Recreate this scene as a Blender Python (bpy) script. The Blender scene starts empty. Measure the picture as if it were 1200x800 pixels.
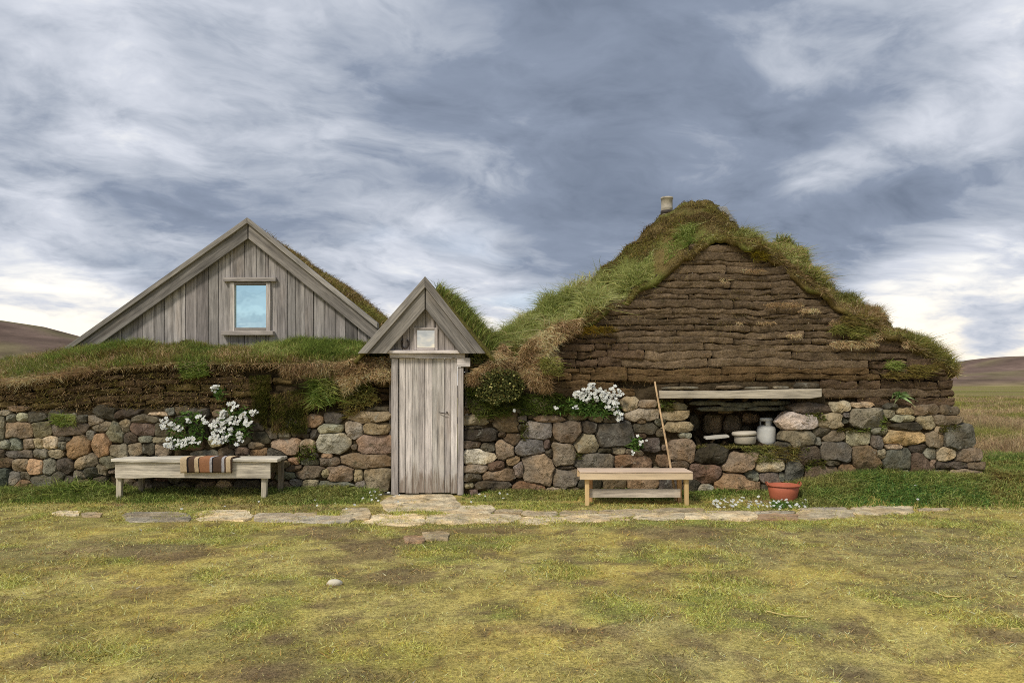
import bpy, math, random
import numpy as np
from mathutils import Vector

random.seed(7)
rng = np.random.default_rng(11)
R = math.radians
scene = bpy.context.scene
col = scene.collection

# ------------------------------------------------------------------ camera
F = 867.0          # focal length in photo pixels (1200 wide)
CAMY, CAMZ = -10.2, 1.506
HZ = 452.0         # horizon row
cam_d = bpy.data.cameras.new('camera')
cam = bpy.data.objects.new('camera', cam_d)
col.objects.link(cam)
cam.location = (0, CAMY, CAMZ)
cam.rotation_euler = (R(90), 0, 0)
cam_d.sensor_width = 36.0
cam_d.lens = F / 1200 * 36
cam_d.shift_y = (HZ - 400) / 1200
cam_d.clip_start = 0.05
cam_d.clip_end = 12000
scene.camera = cam
scene.render.engine = 'CYCLES'
scene.cycles.max_bounces = 5
scene.cycles.diffuse_bounces = 2
scene.cycles.glossy_bounces = 2
scene.cycles.transmission_bounces = 2
scene.cycles.use_adaptive_sampling = False
scene.cycles.use_denoising = False
scene.cycles.filter_width = 0.95
scene.render.resolution_x = 1024
scene.render.resolution_y = 682

# ------------------------------------------------------------------ sky
SKYK = 0.71        # cloud brightness against the exposure below
SUN_DIR = Vector((-0.50, -0.62, 0.86)).normalized()
world = bpy.data.worlds.new('World')
scene.world = world
world.use_nodes = True
wt = world.node_tree
for n in list(wt.nodes):
    wt.nodes.remove(n)


class NT:
    """small helper to write node graphs as expressions"""
    def __init__(s, tree):
        s.t = tree

    def node(s, kind, **kw):
        n = s.t.nodes.new(kind)
        for k, v in kw.items():
            setattr(n, k, v)
        return n

    def put(s, sock, v):
        if hasattr(v, 'links') or isinstance(v, bpy.types.NodeSocket):
            s.t.links.new(v, sock)
        elif v is not None:
            sock.default_value = v

    def math(s, op, a, b=None, c=None, clamp=False):
        n = s.node('ShaderNodeMath', operation=op, use_clamp=clamp)
        s.put(n.inputs[0], a)
        s.put(n.inputs[1], b)
        s.put(n.inputs[2], c)
        return n.outputs[0]

    def vmath(s, op, a, b=None):
        n = s.node('ShaderNodeVectorMath', operation=op)
        s.put(n.inputs[0], a)
        if op == 'SCALE':
            s.put(n.inputs[3], b)
        else:
            s.put(n.inputs[1], b)
        return n.outputs[1] if op in ('DOT_PRODUCT', 'LENGTH') else n.outputs[0]

    def noise(s, vec, scale, detail=4, rough=0.55, dist=0.0):
        n = s.node('ShaderNodeTexNoise')
        s.put(n.inputs['Vector'], vec)
        n.inputs['Scale'].default_value = scale
        n.inputs['Detail'].default_value = detail
        n.inputs['Roughness'].default_value = rough
        n.inputs['Distortion'].default_value = dist
        return n.outputs[0]

    def ramp(s, fac, stops, interp='LINEAR'):
        n = s.node('ShaderNodeValToRGB')
        n.color_ramp.interpolation = interp
        el = n.color_ramp.elements
        while len(el) < len(stops):
            el.new(0.5)
        for e, (p, c) in zip(el, stops):
            e.position = p
            e.color = (c[0], c[1], c[2], 1) if not isinstance(c, (int, float)) else (c, c, c, 1)
        s.put(n.inputs[0], fac)
        return n.outputs[0]

    def mix(s, fac, a, b, blend='MIX'):
        n = s.node('ShaderNodeMix', data_type='RGBA', blend_type=blend)
        s.put(n.inputs[0], fac)
        for i, v in ((6, a), (7, b)):
            if isinstance(v, tuple) and len(v) == 3:
                v = (*v, 1)
            s.put(n.inputs[i], v)
        return n.outputs[2]

    def range(s, v, a, b, c=0.0, d=1.0, smooth=True):
        n = s.node('ShaderNodeMapRange')
        if smooth:
            n.interpolation_type = 'SMOOTHSTEP'
        s.put(n.inputs[0], v)
        for i, q in enumerate((a, b, c, d)):
            n.inputs[i + 1].default_value = q
        return n.outputs[0]

    def xyz(s, v):
        n = s.node('ShaderNodeSeparateXYZ')
        s.put(n.inputs[0], v)
        return n.outputs

    def cxyz(s, x, y, z):
        n = s.node('ShaderNodeCombineXYZ')
        for i, q in enumerate((x, y, z)):
            s.put(n.inputs[i], q)
        return n.outputs[0]


def px_dir(x, y):
    return Vector(((x - 600) / F, 1.0, (HZ - y) / F)).normalized()


W = NT(wt)
D = W.node('ShaderNodeTexCoord').outputs['Generated']
dx, dy, dz = W.xyz(D)
sky = W.node('ShaderNodeTexSky')
sky.sky_type = 'NISHITA'
sky.sun_disc = False
sky.sun_elevation = math.asin(SUN_DIR.z)
sky.sun_rotation = math.atan2(SUN_DIR.x, SUN_DIR.y)
sky.altitude = 400
sky.air_density = 1.0
sky.dust_density = 1.2
# a cloud deck seen from below: direction projected on a plane overhead
den = W.math('ADD', W.math('MAXIMUM', dz, 0.0), 0.22)
cx = W.math('DIVIDE', dx, den)
cy = W.math('DIVIDE', dy, den)
P0 = W.cxyz(cx, cy, 0.0)
# the streaks run from lower left to upper right
ca, sa = math.cos(R(24)), math.sin(R(24))
ru = W.math('ADD', W.math('MULTIPLY', cx, ca), W.math('MULTIPLY', cy, sa))
rv = W.math('SUBTRACT', W.math('MULTIPLY', cy, ca), W.math('MULTIPLY', cx, sa))
P1 = W.cxyz(W.math('MULTIPLY', ru, 0.80), rv, 3.1)
wn = W.node('ShaderNodeTexNoise')
wn.inputs['Scale'].default_value = 1.6
wn.inputs['Detail'].default_value = 3
W.put(wn.inputs['Vector'], P0)
P1w = W.vmath('ADD', P1, W.vmath('SCALE', W.vmath('SUBTRACT', wn.outputs['Color'], (0.5, 0.5, 0.5)), 0.42))
n_big = W.noise(P1w, 1.0, 3, 0.5)
n_mid = W.noise(P1w, 2.9, 6, 0.57, 0.0)
n_fine = W.noise(P1w, 8.5, 5, 0.58, 0.0)
puff = W.math('ABSOLUTE', W.math('SUBTRACT', n_fine, 0.5))
bright = W.math('ADD', 0.335, W.math('MULTIPLY', W.math('SUBTRACT', n_big, 0.5), 0.4))
bright = W.math('ADD', bright, W.math('MULTIPLY', W.math('SUBTRACT', n_mid, 0.5), 1.62))
bright = W.math('ADD', bright, W.math('MULTIPLY', W.math('SUBTRACT', n_fine, 0.5), 0.50))
bright = W.math('SUBTRACT', bright, W.math('MULTIPLY', puff, 0.30))
# thinner and thicker places of the deck in view
BLOBS = [
    (60, 50, 0.20, 110), (125, 75, 0.18, 500), (330, 25, 0.34, 170), (240, 140, 0.10, 80),
    (510, 235, 0.12, 120), (590, 290, 0.10, 140),
    (110, 322, 0.46, 300), (15, 312, 0.46, 300), (40, 395, 0.36, 900),
    (640, 80, -0.14, 45), (740, 200, -0.19, 45), (870, 265, -0.16, 90),
    (110, 270, -0.22, 500), (60, 362, -0.30, 900),
    (985, 197, 0.46, 1900), (1030, 174, 0.46, 1900), (940, 222, 0.42, 2600), (1085, 147, 0.34, 1500), (1140, 75, 0.20, 400), (1190, 25, 0.24, 300), (1190, 95, 0.16, 500),
    (1080, 250, -0.18, 140), (1000, 280, -0.14, 240),
    (1100, 340, 0.52, 360), (1180, 317, 0.46, 360), (1030, 344, 0.46, 650),
    (1160, 388, -0.50, 1500),
    (440, 350, 0.34, 400), (570, 350, 0.40, 400),
]
for (bx, by, amp, k) in BLOBS:
    dot = W.vmath('DOT_PRODUCT', D, tuple(px_dir(bx, by)))
    w = W.math('EXPONENT', W.math('MULTIPLY', W.math('SUBTRACT', dot, 1.0), float(k)))
    bright = W.math('MULTIPLY_ADD', w, float(amp), bright)
low = W.range(dz, 0.035, 0.125, 1.0, 0.0)
bright = W.math('ADD', bright, W.math('MULTIPLY', low, 0.58))
bright = W.math('ADD', bright, W.math('MULTIPLY', W.range(dz, 0.5, 1.0), 0.12))
bright = W.math('DIVIDE', W.math('ADD', bright, 0.25), 1.35)
cloud = W.ramp(bright, [(0.0, (0.155, 0.190, 0.258)), (0.34, (0.238, 0.282, 0.368)), (0.52, (0.390, 0.430, 0.505)),
                        (0.74, (0.60, 0.63, 0.70)), (1.0, (0.98, 0.965, 0.92))])
cream = W.mix(W.range(dz, 0.0, 0.17, 1.0, 0.0), (1.0, 1.0, 1.0), (1.10, 1.0, 0.84))
warmw = W.range(bright, 0.6, 1.0)
cloud = W.mix(warmw, cloud, W.mix(1.0, cloud, cream, 'MULTIPLY'))
gap = W.range(W.noise(P1w, 0.8, 3, 0.5), 0.54, 0.72, 0.0, 0.45)
gap = W.math('MULTIPLY', gap, W.range(dz, 0.06, 0.12))
c10 = W.vmath('SCALE', cloud, 10.0 * SKYK)
skymix = W.mix(gap, c10, sky.outputs[0])
bg = W.node('ShaderNodeBackground')
W.put(bg.inputs[0], skymix)
bg.inputs[1].default_value = 0.10
world.cycles.sampling_method = 'MANUAL'
world.cycles.sample_map_resolution = 512
wo = W.node('ShaderNodeOutputWorld')
wt.links.new(bg.outputs[0], wo.inputs[0])

# ------------------------------------------------------------------ sun behind thin cloud
sun_d = bpy.data.lights.new('sun', 'SUN')
sun_d.energy = 1.5
sun_d.angle = R(11)
sun_d.color = (1.0, 0.94, 0.84)
sun = bpy.data.objects.new('sun', sun_d)
col.objects.link(sun)
sun.rotation_euler = SUN_DIR.to_track_quat('Z', 'Y').to_euler()
sun.location = (-8, -12, 14)

vs = scene.view_settings
vs.view_transform = 'Standard'
vs.look = 'None'
vs.exposure = 0.68
vs.gamma = 1.0
vs.use_curve_mapping = False


# ------------------------------------------------------------------ numeric helpers
def srgb(r, g, b):
    f = lambda c: (c / 255 / 12.92) if c / 255 <= 0.04045 else ((c / 255 + 0.055) / 1.055) ** 2.4
    return np.array([f(r), f(g), f(b)])


def alb(r, g, b, k=1.45):
    """surface colour that shows about this photo value under the scene's daylight"""
    return np.clip(srgb(r, g, b) * k, 0.005, 0.8)


def _h(ix, iy, iz):
    n = (ix.astype(np.int64) * 374761393 + iy.astype(np.int64) * 668265263 + iz.astype(np.int64) * 2147483647) & 0xffffffff
    n = ((n ^ (n >> 13)) * 1274126177) & 0xffffffff
    n = (n ^ (n >> 16)) & 0xffff
    return n / 65535.0


def vnoise(x, y, z=0.0):
    x, y, z = np.broadcast_arrays(np.asarray(x, float), np.asarray(y, float), np.asarray(z, float))
    ix, iy, iz = np.floor(x), np.floor(y), np.floor(z)
    fx, fy, fz = x - ix, y - iy, z - iz
    fx, fy, fz = [f * f * (3 - 2 * f) for f in (fx, fy, fz)]
    r = 0
    for a in (0, 1):
        for b in (0, 1):
            for c in (0, 1):
                w = (fx if a else 1 - fx) * (fy if b else 1 - fy) * (fz if c else 1 - fz)
                r = r + w * _h(ix + a, iy + b, iz + c)
    return r


def fbm(x, y, z=0.0, o=4):
    r, a, t = 0, 0.5, 0
    for i in range(o):
        r = r + a * vnoise(np.asarray(x) * 2 ** i + 17.3 * i, np.asarray(y) * 2 ** i + 5.1 * i, np.asarray(z) * 2 ** i)
        t += a
        a *= 0.5
    return r / t


def sstep(a, b, x):
    t = np.clip((np.asarray(x, float) - a) / (b - a), 0, 1)
    return t * t * (3 - 2 * t)


def at(px, py, Y):
    """world point on the plane y = Y (metres) seen at a photo position"""
    d = (np.asarray(Y, float) - CAMY) / F
    px = np.asarray(px, float)
    X = (px - 600) * d
    Z = CAMZ - (np.asarray(py, float) - HZ) * d
    return np.stack(np.broadcast_arrays(X, np.asarray(Y, float), Z), -1)


BATTER = 0.09


def on_wall(px, py, off=0.0):
    """world point on the battered front face of the walls"""
    Y = np.zeros(np.broadcast(np.asarray(px), np.asarray(py)).shape)
    for _ in range(3):
        p = at(px, py, Y)
        Y = BATTER * p[..., 2] + off
    return at(px, py, Y)


def on_ground(px, py, z=0.0):
    d = F * (CAMZ - z) / (np.asarray(py, float) - HZ)
    return np.stack([(np.asarray(px, float) - 600) * d / F, CAMY + d, np.full_like(d, z)], -1)


def in_poly(x, y, poly):
    x, y = np.asarray(x), np.asarray(y)
    c = np.zeros(x.shape, bool)
    n = len(poly)
    for i in range(n):
        x1, y1 = poly[i]
        x2, y2 = poly[(i + 1) % n]
        if y1 == y2:
            continue
        hit = ((y1 > y) != (y2 > y)) & (x < (x2 - x1) * (y - y1) / (y2 - y1) + x1)
        c ^= hit
    return c


def scatter_poly(poly, n):
    xs = [p[0] for p in poly]
    ys = [p[1] for p in poly]
    ox, oy = [], []
    k = 0
    while k < n:
        x = rng.uniform(min(xs), max(xs), n * 2)
        y = rng.uniform(min(ys), max(ys), n * 2)
        m = in_poly(x, y, poly)
        ox.append(x[m])
        oy.append(y[m])
        k += m.sum()
    return np.concatenate(ox)[:n], np.concatenate(oy)[:n]


def line(pts):
    xs = np.array([p[0] for p in pts], float)
    ys = np.array([p[1] for p in pts], float)
    return lambda x: np.interp(x, xs, ys)


# ------------------------------------------------------------------ object helpers
WLOC = {}


def tag(o, label=None, cat=None, group=None, kind=None):
    for k, v in (('label', label), ('category', cat), ('group', group), ('kind', kind)):
        if v:
            o[k] = v
    return o


def empty(name, loc, label=None, cat=None, group=None, kind=None):
    o = bpy.data.objects.new(name, None)
    o.empty_display_size = 0.2
    col.objects.link(o)
    o.location = loc
    WLOC[o.name] = np.array(loc, float)
    return tag(o, label, cat, group, kind)


def mk(name, verts, faces, mat, parent=None, color=None, smooth=True, bevel=0.0, base=False, colors=None, center=None):
    v = np.asarray(verts, float)
    c = v.mean(0) if center is None else np.asarray(center, float)
    if base:
        c = np.array([c[0], c[1], v[:, 2].min()])
    me = bpy.data.meshes.new(name)
    me.from_pydata((v - c).tolist(), [], faces)
    me.materials.append(mat)
    if smooth:
        me.polygons.foreach_set('use_smooth', np.ones(len(me.polygons), bool))
    if colors is not None:
        ca_ = me.color_attributes.new('Col', 'FLOAT_COLOR', 'POINT')
        cc = np.ones((len(v), 4))
        cc[:, :3] = colors
        ca_.data.foreach_set('color', cc.astype(np.float32).ravel())
    me.update()
    o = bpy.data.objects.new(name, me)
    col.objects.link(o)
    if parent is not None:
        o.parent = parent
        o.location = c - WLOC[parent.name]
    else:
        o.location = c
    WLOC[o.name] = c
    if color is not None:
        o.color = (*[float(q) for q in color], 1)
    if bevel:
        m = o.modifiers.new('bevel', 'BEVEL')
        m.width = bevel
        m.segments = 2
        m.limit_method = 'ANGLE'
        m.angle_limit = R(35)
    return o


def prism(poly, y0, y1):
    """outline in x,z pushed from y0 (front) to y1"""
    n = len(poly)
    v = [(p[0], y0, p[1]) for p in poly] + [(p[0], y1, p[1]) for p in poly]
    f = [list(range(n)), list(range(2 * n - 1, n - 1, -1))]
    for i in range(n):
        j = (i + 1) % n
        f.append([i, i + n, j + n, j])
    return v, f


def boxv(x0, x1, y0, y1, z0, z1):
    return prism([(x0, z0), (x1, z0), (x1, z1), (x0, z1)], y0, y1)


def lathe(prof, n=28, c=(0, 0, 0), wob=0.0):
    v, f = [], []
    for i, (r, z) in enumerate(prof):
        for k in range(n):
            a = 2 * math.pi * k / n
            rr = r * (1 + wob * math.sin(2 * a + i))
            v.append((c[0] + rr * math.cos(a), c[1] + rr * math.sin(a), c[2] + z))
    for i in range(len(prof) - 1):
        for k in range(n):
            k2 = (k + 1) % n
            f.append([i * n + k, i * n + k2, (i + 1) * n + k2, (i + 1) * n + k])
    return v, f


def tube(pts, rad, n=10):
    pts = [Vector(p) for p in pts]
    v, f = [], []
    m = len(pts)
    for i, p in enumerate(pts):
        d = (pts[min(i + 1, m - 1)] - pts[max(i - 1, 0)]).normalized()
        a = d.cross(Vector((0, 1, 0.01)))
        if a.length < 1e-3:
            a = d.cross(Vector((1, 0, 0)))
        a.normalize()
        b = d.cross(a)
        r = rad[i] if hasattr(rad, '__len__') else rad
        for k in range(n):
            t = 2 * math.pi * k / n
            v.append(tuple(p + (a * math.cos(t) + b * math.sin(t)) * r))
    for i in range(m - 1):
        for k in range(n):
            k2 = (k + 1) % n
            f.append([i * n + k, i * n + k2, (i + 1) * n + k2, (i + 1) * n + k])
    f.append(list(range(n - 1, -1, -1)))
    f.append([(m - 1) * n + k for k in range(n)])
    return v, f


def blades(name, pts, dirs, length, width, color, mat, parent=None, droop=0.35, kind='stuff', seg=2, label=None, cat=None):
    """many single blades as one object; every blade a curved tapering strip"""
    n = len(pts)
    pts = np.asarray(pts, float)
    dirs = np.asarray(dirs, float)
    dirs = dirs / np.linalg.norm(dirs, axis=1, keepdims=True)
    length = np.broadcast_to(length, n)[:, None]
    width = np.broadcast_to(width, n)[:, None]
    ang = rng.uniform(0, 2 * math.pi, n)
    rv_ = np.stack([np.cos(ang), np.sin(ang), np.zeros(n)], 1)
    side = np.cross(dirs, rv_)
    side /= np.linalg.norm(side, axis=1, keepdims=True) + 1e-9
    lean = np.stack([rng.normal(0, 1, n), rng.normal(0, 1, n), rng.normal(0, 0.25, n) - 0.6], 1) * droop
    if seg == 1:
        V = np.stack([pts - side * width / 2, pts + side * width / 2, pts + (dirs + lean * 0.6) * length], 1)
        k = 3
        F_ = np.arange(n * 3).reshape(n, 3)
        loops = F_.ravel()
        starts = np.arange(n) * 3
        tot = np.full(n, 3)
    else:
        mid = pts + (dirs + lean * 0.25) * length * 0.55
        tip = pts + (dirs + lean) * length
        V = np.stack([pts - side * width / 2, pts + side * width / 2, mid + side * width * 0.36, mid - side * width * 0.36, tip], 1)
        k = 5
        b = np.arange(n) * 5
        quad = np.stack([b, b + 1, b + 2, b + 3], 1)
        tri = np.stack([b + 3, b + 2, b + 4], 1)
        loops = np.concatenate([quad, tri], 1).ravel()
        starts = np.stack([np.arange(n) * 7, np.arange(n) * 7 + 4], 1).ravel()
        tot = np.tile([4, 3], n)
    V = V.reshape(-1, 3)
    c = V.mean(0)
    c[2] = V[:, 2].min()
    me = bpy.data.meshes.new(name)
    me.vertices.add(len(V))
    me.vertices.foreach_set('co', (V - c).astype(np.float32).ravel())
    me.loops.add(len(loops))
    me.loops.foreach_set('vertex_index', loops.astype(np.int32))
    me.polygons.add(len(starts))
    me.polygons.foreach_set('loop_start', starts.astype(np.int32))
    me.polygons.foreach_set('loop_total', tot.astype(np.int32))
    ca_ = me.color_attributes.new('Col', 'FLOAT_COLOR', 'POINT')
    cc = np.ones((n, k, 4), np.float32)
    cc[:, :, :3] = np.asarray(color)[:, None, :]
    ca_.data.foreach_set('color', cc.ravel())
    me.materials.append(mat)
    me.update(calc_edges=True)
    me.validate()
    o = bpy.data.objects.new(name, me)
    col.objects.link(o)
    if parent is not None:
        o.parent = parent
        o.location = c - WLOC[parent.name]
    else:
        o.location = c
    WLOC[o.name] = c
    return tag(o, label, cat, None, kind)


def pick(palette, n, weights=None, jit=0.16):
    pal = np.array(palette)
    w = None if weights is None else np.array(weights) / np.sum(weights)
    c = pal[rng.choice(len(pal), n, p=w)]
    return np.clip(c * np.exp(rng.normal(0, jit, (n, 1))) * np.exp(rng.normal(0, 0.05, (n, 3))), 0.004, 0.8)


def pickp(palette, p, weights=None, freq=2.2, jit=0.16, mixk=0.22):
    """colour of each blade from patches in space, so that clumps keep together"""
    n = len(p)
    pal = np.array(palette)
    w = np.ones(len(pal)) if weights is None else np.array(weights, float)
    order = np.argsort(pal[:, 1] / pal[:, 0] + 0.6 * pal.sum(1) * 0)
    cw = np.cumsum(w[order]) / w.sum()
    t = fbm(p[:, 0] * freq + 11, p[:, 2] * freq * 1.3 + p[:, 1] * freq * 0.7, p[:, 1] * freq * 0.6 + 3, 4)
    t = np.clip((t - 0.5) * 2.3 + 0.5 + rng.normal(0, mixk, n), 0, 0.999)
    i = order[np.searchsorted(cw, t)]
    return np.clip(pal[i] * np.exp(rng.normal(0, jit, (n, 1))) * np.exp(rng.normal(0, 0.05, (n, 3))), 0.004, 0.8)


# ------------------------------------------------------------------ materials
def new_mat(name):
    m = bpy.data.materials.new(name)
    m.use_nodes = True
    t = m.node_tree
    for n in list(t.nodes):
        t.nodes.remove(n)
    g = NT(t)
    out = g.node('ShaderNodeOutputMaterial')
    return m, g, out


def principled(g, out, colr, rough=0.85, spec=0.25, bump=None, bstr=0.5, bdist=0.02, metal=0.0):
    b = g.node('ShaderNodeBsdfPrincipled')
    if isinstance(colr, tuple) and len(colr) == 3:
        colr = (*colr, 1)
    g.put(b.inputs['Base Color'], colr)
    g.put(b.inputs['Roughness'], rough)
    b.inputs['Specular IOR Level'].default_value = spec
    b.inputs['Metallic'].default_value = metal
    if bump is not None:
        bn = g.node('ShaderNodeBump')
        bn.inputs['Strength'].default_value = bstr
        bn.inputs['Distance'].default_value = bdist
        g.put(bn.inputs['Height'], bump)
        g.t.links.new(bn.outputs[0], b.inputs['Normal'])
    g.t.links.new(b.outputs[0], out.inputs[0])
    return b


def obj_coords(g, scale=(1, 1, 1), rot=(0, 0, 0)):
    tc = g.node('ShaderNodeTexCoord')
    oi = g.node('ShaderNodeObjectInfo')
    off = g.vmath('SCALE', (31.7, 17.9, 23.3), oi.outputs['Random'])
    v = tc.outputs['Object']
    if rot != (0, 0, 0):
        mp = g.node('ShaderNodeMapping')
        mp.inputs['Rotation'].default_value = rot
        g.put(mp.inputs[0], v)
        v = mp.outputs[0]
    v = g.vmath('MULTIPLY', v, scale)
    v = g.vmath('ADD', v, off)
    return v, oi


def stone_mat():
    m, g, out = new_mat('lichened_field_stone')
    v, oi = obj_coords(g)
    base = oi.outputs['Color']
    n1 = g.noise(v, 5.0, 5, 0.6, 0.4)
    n2 = g.noise(v, 22, 5, 0.65)
    n3 = g.noise(v, 90, 3, 0.6)
    n4 = g.noise(v, 9, 4, 0.6, 0.8)
    c = g.mix(1.0, base, g.ramp(n1, [(0.25, 0.50), (0.5, 1.0), (0.75, 1.6)]), 'MULTIPLY')
    c = g.mix(1.0, c, g.ramp(n2, [(0.2, 0.68), (0.5, 1.0), (0.8, 1.35)]), 'MULTIPLY')
    tint = g.mix(g.range(g.noise(v, 3.3, 3, 0.5), 0.42, 0.62), (0.98, 1.0, 0.98), (1.12, 1.0, 0.80))
    c = g.mix(0.7, c, g.mix(1.0, c, tint, 'MULTIPLY'))
    c = g.mix(g.range(n4, 0.62, 0.70, 0, 0.5), c, (0.36, 0.345, 0.28))
    c = g.mix(g.math('MULTIPLY', g.range(n3, 0.58, 0.7), g.range(n1, 0.45, 0.6)), c, g.mix(0.5, c, (0.45, 0.42, 0.36)))
    c = g.mix(g.range(n4, 0.30, 0.38, 0.35, 0), c, (0.035, 0.030, 0.022))
    c = g.mix(g.range(g.noise(v, 7.5, 5, 0.65), 0.57, 0.70, 0, 0.65), c, (0.070, 0.066, 0.03))
    h = g.math('ADD', g.math('MULTIPLY', n1, 0.9), g.math('ADD', g.math('MULTIPLY', n2, 0.5), g.math('MULTIPLY', n3, 0.16)))
    principled(g, out, c, 0.93, 0.12, h, 1.0, 0.085)
    return m


def soil_mat(name='turf_soil', fibre=True):
    m, g, out = new_mat(name)
    v, oi = obj_coords(g)
    vs_, _ = obj_coords(g, (0.35, 1, 1.6))
    base = oi.outputs['Color']
    n1 = g.noise(v, 4.0, 5, 0.62, 0.3)
    n2 = g.noise(v, 26, 6, 0.7)
    n3 = g.noise(v, 95, 3, 0.6)
    nf = g.noise(vs_, 46, 4, 0.65, 0.6)
    c = g.mix(1.0, base, g.ramp(n1, [(0.25, 0.55), (0.5, 0.95), (0.75, 1.4)]), 'MULTIPLY')
    c = g.mix(1.0, c, g.ramp(n2, [(0.25, 0.5), (0.5, 1.0), (0.75, 1.45)]), 'MULTIPLY')
    c = g.mix(g.range(nf, 0.58, 0.72, 0, 0.45), c, (0.27, 0.215, 0.145))
    c = g.mix(g.range(g.noise(v, 6.5, 4, 0.6), 0.58, 0.74, 0, 0.45), c, (0.085, 0.075, 0.022))
    h = g.math('ADD', g.math('MULTIPLY', n1, 0.8), g.math('ADD', g.math('MULTIPLY', n2, 1.0), g.math('ADD', g.math('MULTIPLY', n3, 0.3), g.math('MULTIPLY', nf, 0.5))))
    principled(g, out, c, 0.97, 0.08, h, 1.0, 0.06)
    return m


_wood = {}


def wood_mat(angle=0.0, kind='grey'):
    """weathered board; grain runs along z turned by angle about y (0 upright, 90 along x)"""
    key = (round(angle), kind)
    if key in _wood:
        return _wood[key]
    m, g, out = new_mat('%s_board' % {'grey': 'weathered', 'pine': 'fresh_pine', 'door': 'worn_door'}[kind])
    v, oi = obj_coords(g, (1, 1, 0.045), (0, R(-angle), 0))
    vl, _ = obj_coords(g, (1, 1, 0.30), (0, R(-angle), 0))
    v0, _ = obj_coords(g)
    base = oi.outputs['Color']
    n1 = g.noise(v, 16, 5, 0.65, 0.5)
    n2 = g.noise(v, 75, 4, 0.7, 0.2)
    n3 = g.noise(vl, 6, 4, 0.6, 0.5)
    if kind != 'pine':
        c = g.mix(1.0, base, g.ramp(n1, [(0.28, 0.48), (0.5, 0.97), (0.72, 1.38)]), 'MULTIPLY')
        c = g.mix(1.0, c, g.ramp(n2, [(0.3, 0.55), (0.5, 1.0), (0.75, 1.25)]), 'MULTIPLY')
        c = g.mix(1.0, c, g.ramp(n3, [(0.25, 0.62), (0.5, 1.0), (0.75, 1.25)]), 'MULTIPLY')
        c = g.mix(g.range(g.noise(vl, 4, 3, 0.5), 0.55, 0.75, 0, 0.3), c, g.mix(1.0, c, (1.12, 0.95, 0.78), 'MULTIPLY'))
    else:
        c = g.mix(1.0, base, g.ramp(n1, [(0.3, 0.72), (0.5, 1.0), (0.7, 1.15)]), 'MULTIPLY')
        c = g.mix(1.0, c, g.ramp(n3, [(0.25, 0.75), (0.5, 1.0), (0.75, 1.12)]), 'MULTIPLY')
        vo = g.node('ShaderNodeTexVoronoi')
        vo.inputs['Scale'].default_value = 5.0
        g.put(vo.inputs['Vector'], g.vmath('MULTIPLY', v0, (1, 1, 1)))
        c = g.mix(g.range(vo.outputs['Distance'], 0.05, 0.12, 0.75, 0), c, (0.25, 0.13, 0.06))
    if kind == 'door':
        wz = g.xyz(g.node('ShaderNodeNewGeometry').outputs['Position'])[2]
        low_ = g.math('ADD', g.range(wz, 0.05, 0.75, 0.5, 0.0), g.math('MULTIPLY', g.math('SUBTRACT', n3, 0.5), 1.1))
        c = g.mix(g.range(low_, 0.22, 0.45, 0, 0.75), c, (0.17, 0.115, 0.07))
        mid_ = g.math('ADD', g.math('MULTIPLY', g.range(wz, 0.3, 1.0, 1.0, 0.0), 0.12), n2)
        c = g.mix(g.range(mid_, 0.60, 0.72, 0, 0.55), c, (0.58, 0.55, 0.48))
    h = g.math('ADD', g.math('MULTIPLY', n1, 0.6), g.math('MULTIPLY', n2, 0.5))
    principled(g, out, c, 0.85, 0.2, h, 0.7, 0.008 if kind == 'grey' else 0.003)
    _wood[key] = m
    return m


def grass_mat():
    m, g, out = new_mat('grass_blade')
    a = g.node('ShaderNodeAttribute', attribute_name='Col')
    d = g.node('ShaderNodeBsdfDiffuse')
    t = g.node('ShaderNodeBsdfTranslucent')
    g.t.links.new(a.outputs['Color'], d.inputs[0])
    g.t.links.new(a.outputs['Color'], t.inputs[0])
    mx = g.node('ShaderNodeMixShader')
    mx.inputs[0].default_value = 0.28
    g.t.links.new(d.outputs[0], mx.inputs[1])
    g.t.links.new(t.outputs[0], mx.inputs[2])
    g.t.links.new(mx.outputs[0], out.inputs[0])
    return m


def plain(name, colr, rough=0.6, spec=0.4, var=0.25, scale=9, metal=0.0, bstr=0.15):
    m, g, out = new_mat(name)
    v, oi = obj_coords(g)
    n = g.noise(v, scale, 5, 0.62)
    c = g.mix(1.0, tuple(colr), g.ramp(n, [(0.25, 1 - var), (0.5, 1.0), (0.78, 1 + var * 0.6)]), 'MULTIPLY')
    principled(g, out, c, rough, spec, g.noise(v, scale * 6, 4, 0.6), bstr, 0.01, metal)
    return m


def turf_top_mat():
    """soil and dead thatch under the roof grass, colour from the vertices"""
    m, g, out = new_mat('sod_surface')
    a = g.node('ShaderNodeAttribute', attribute_name='Col')
    v = g.node('ShaderNodeNewGeometry').outputs['Position']
    n1 = g.noise(v, 7, 5, 0.65)
    n2 = g.noise(v, 38, 5, 0.7)
    c = g.mix(1.0, a.outputs['Color'], g.ramp(n1, [(0.25, 0.6), (0.5, 1.0), (0.75, 1.35)]), 'MULTIPLY')
    c = g.mix(1.0, c, g.ramp(n2, [(0.25, 0.6), (0.5, 1.0), (0.75, 1.35)]), 'MULTIPLY')
    h = g.math('ADD', g.math('MULTIPLY', n1, 1.0), g.math('MULTIPLY', n2, 0.6))
    principled(g, out, c, 0.97, 0.05, h, 1.0, 0.05)
    return m


M_STONE = stone_mat()
M_SOIL = soil_mat()
M_GRASS = grass_mat()
M_SOD = turf_top_mat()
M_IRON = plain('rusty_iron', (0.05, 0.038, 0.03), 0.7, 0.4, 0.4, 30)


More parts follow.
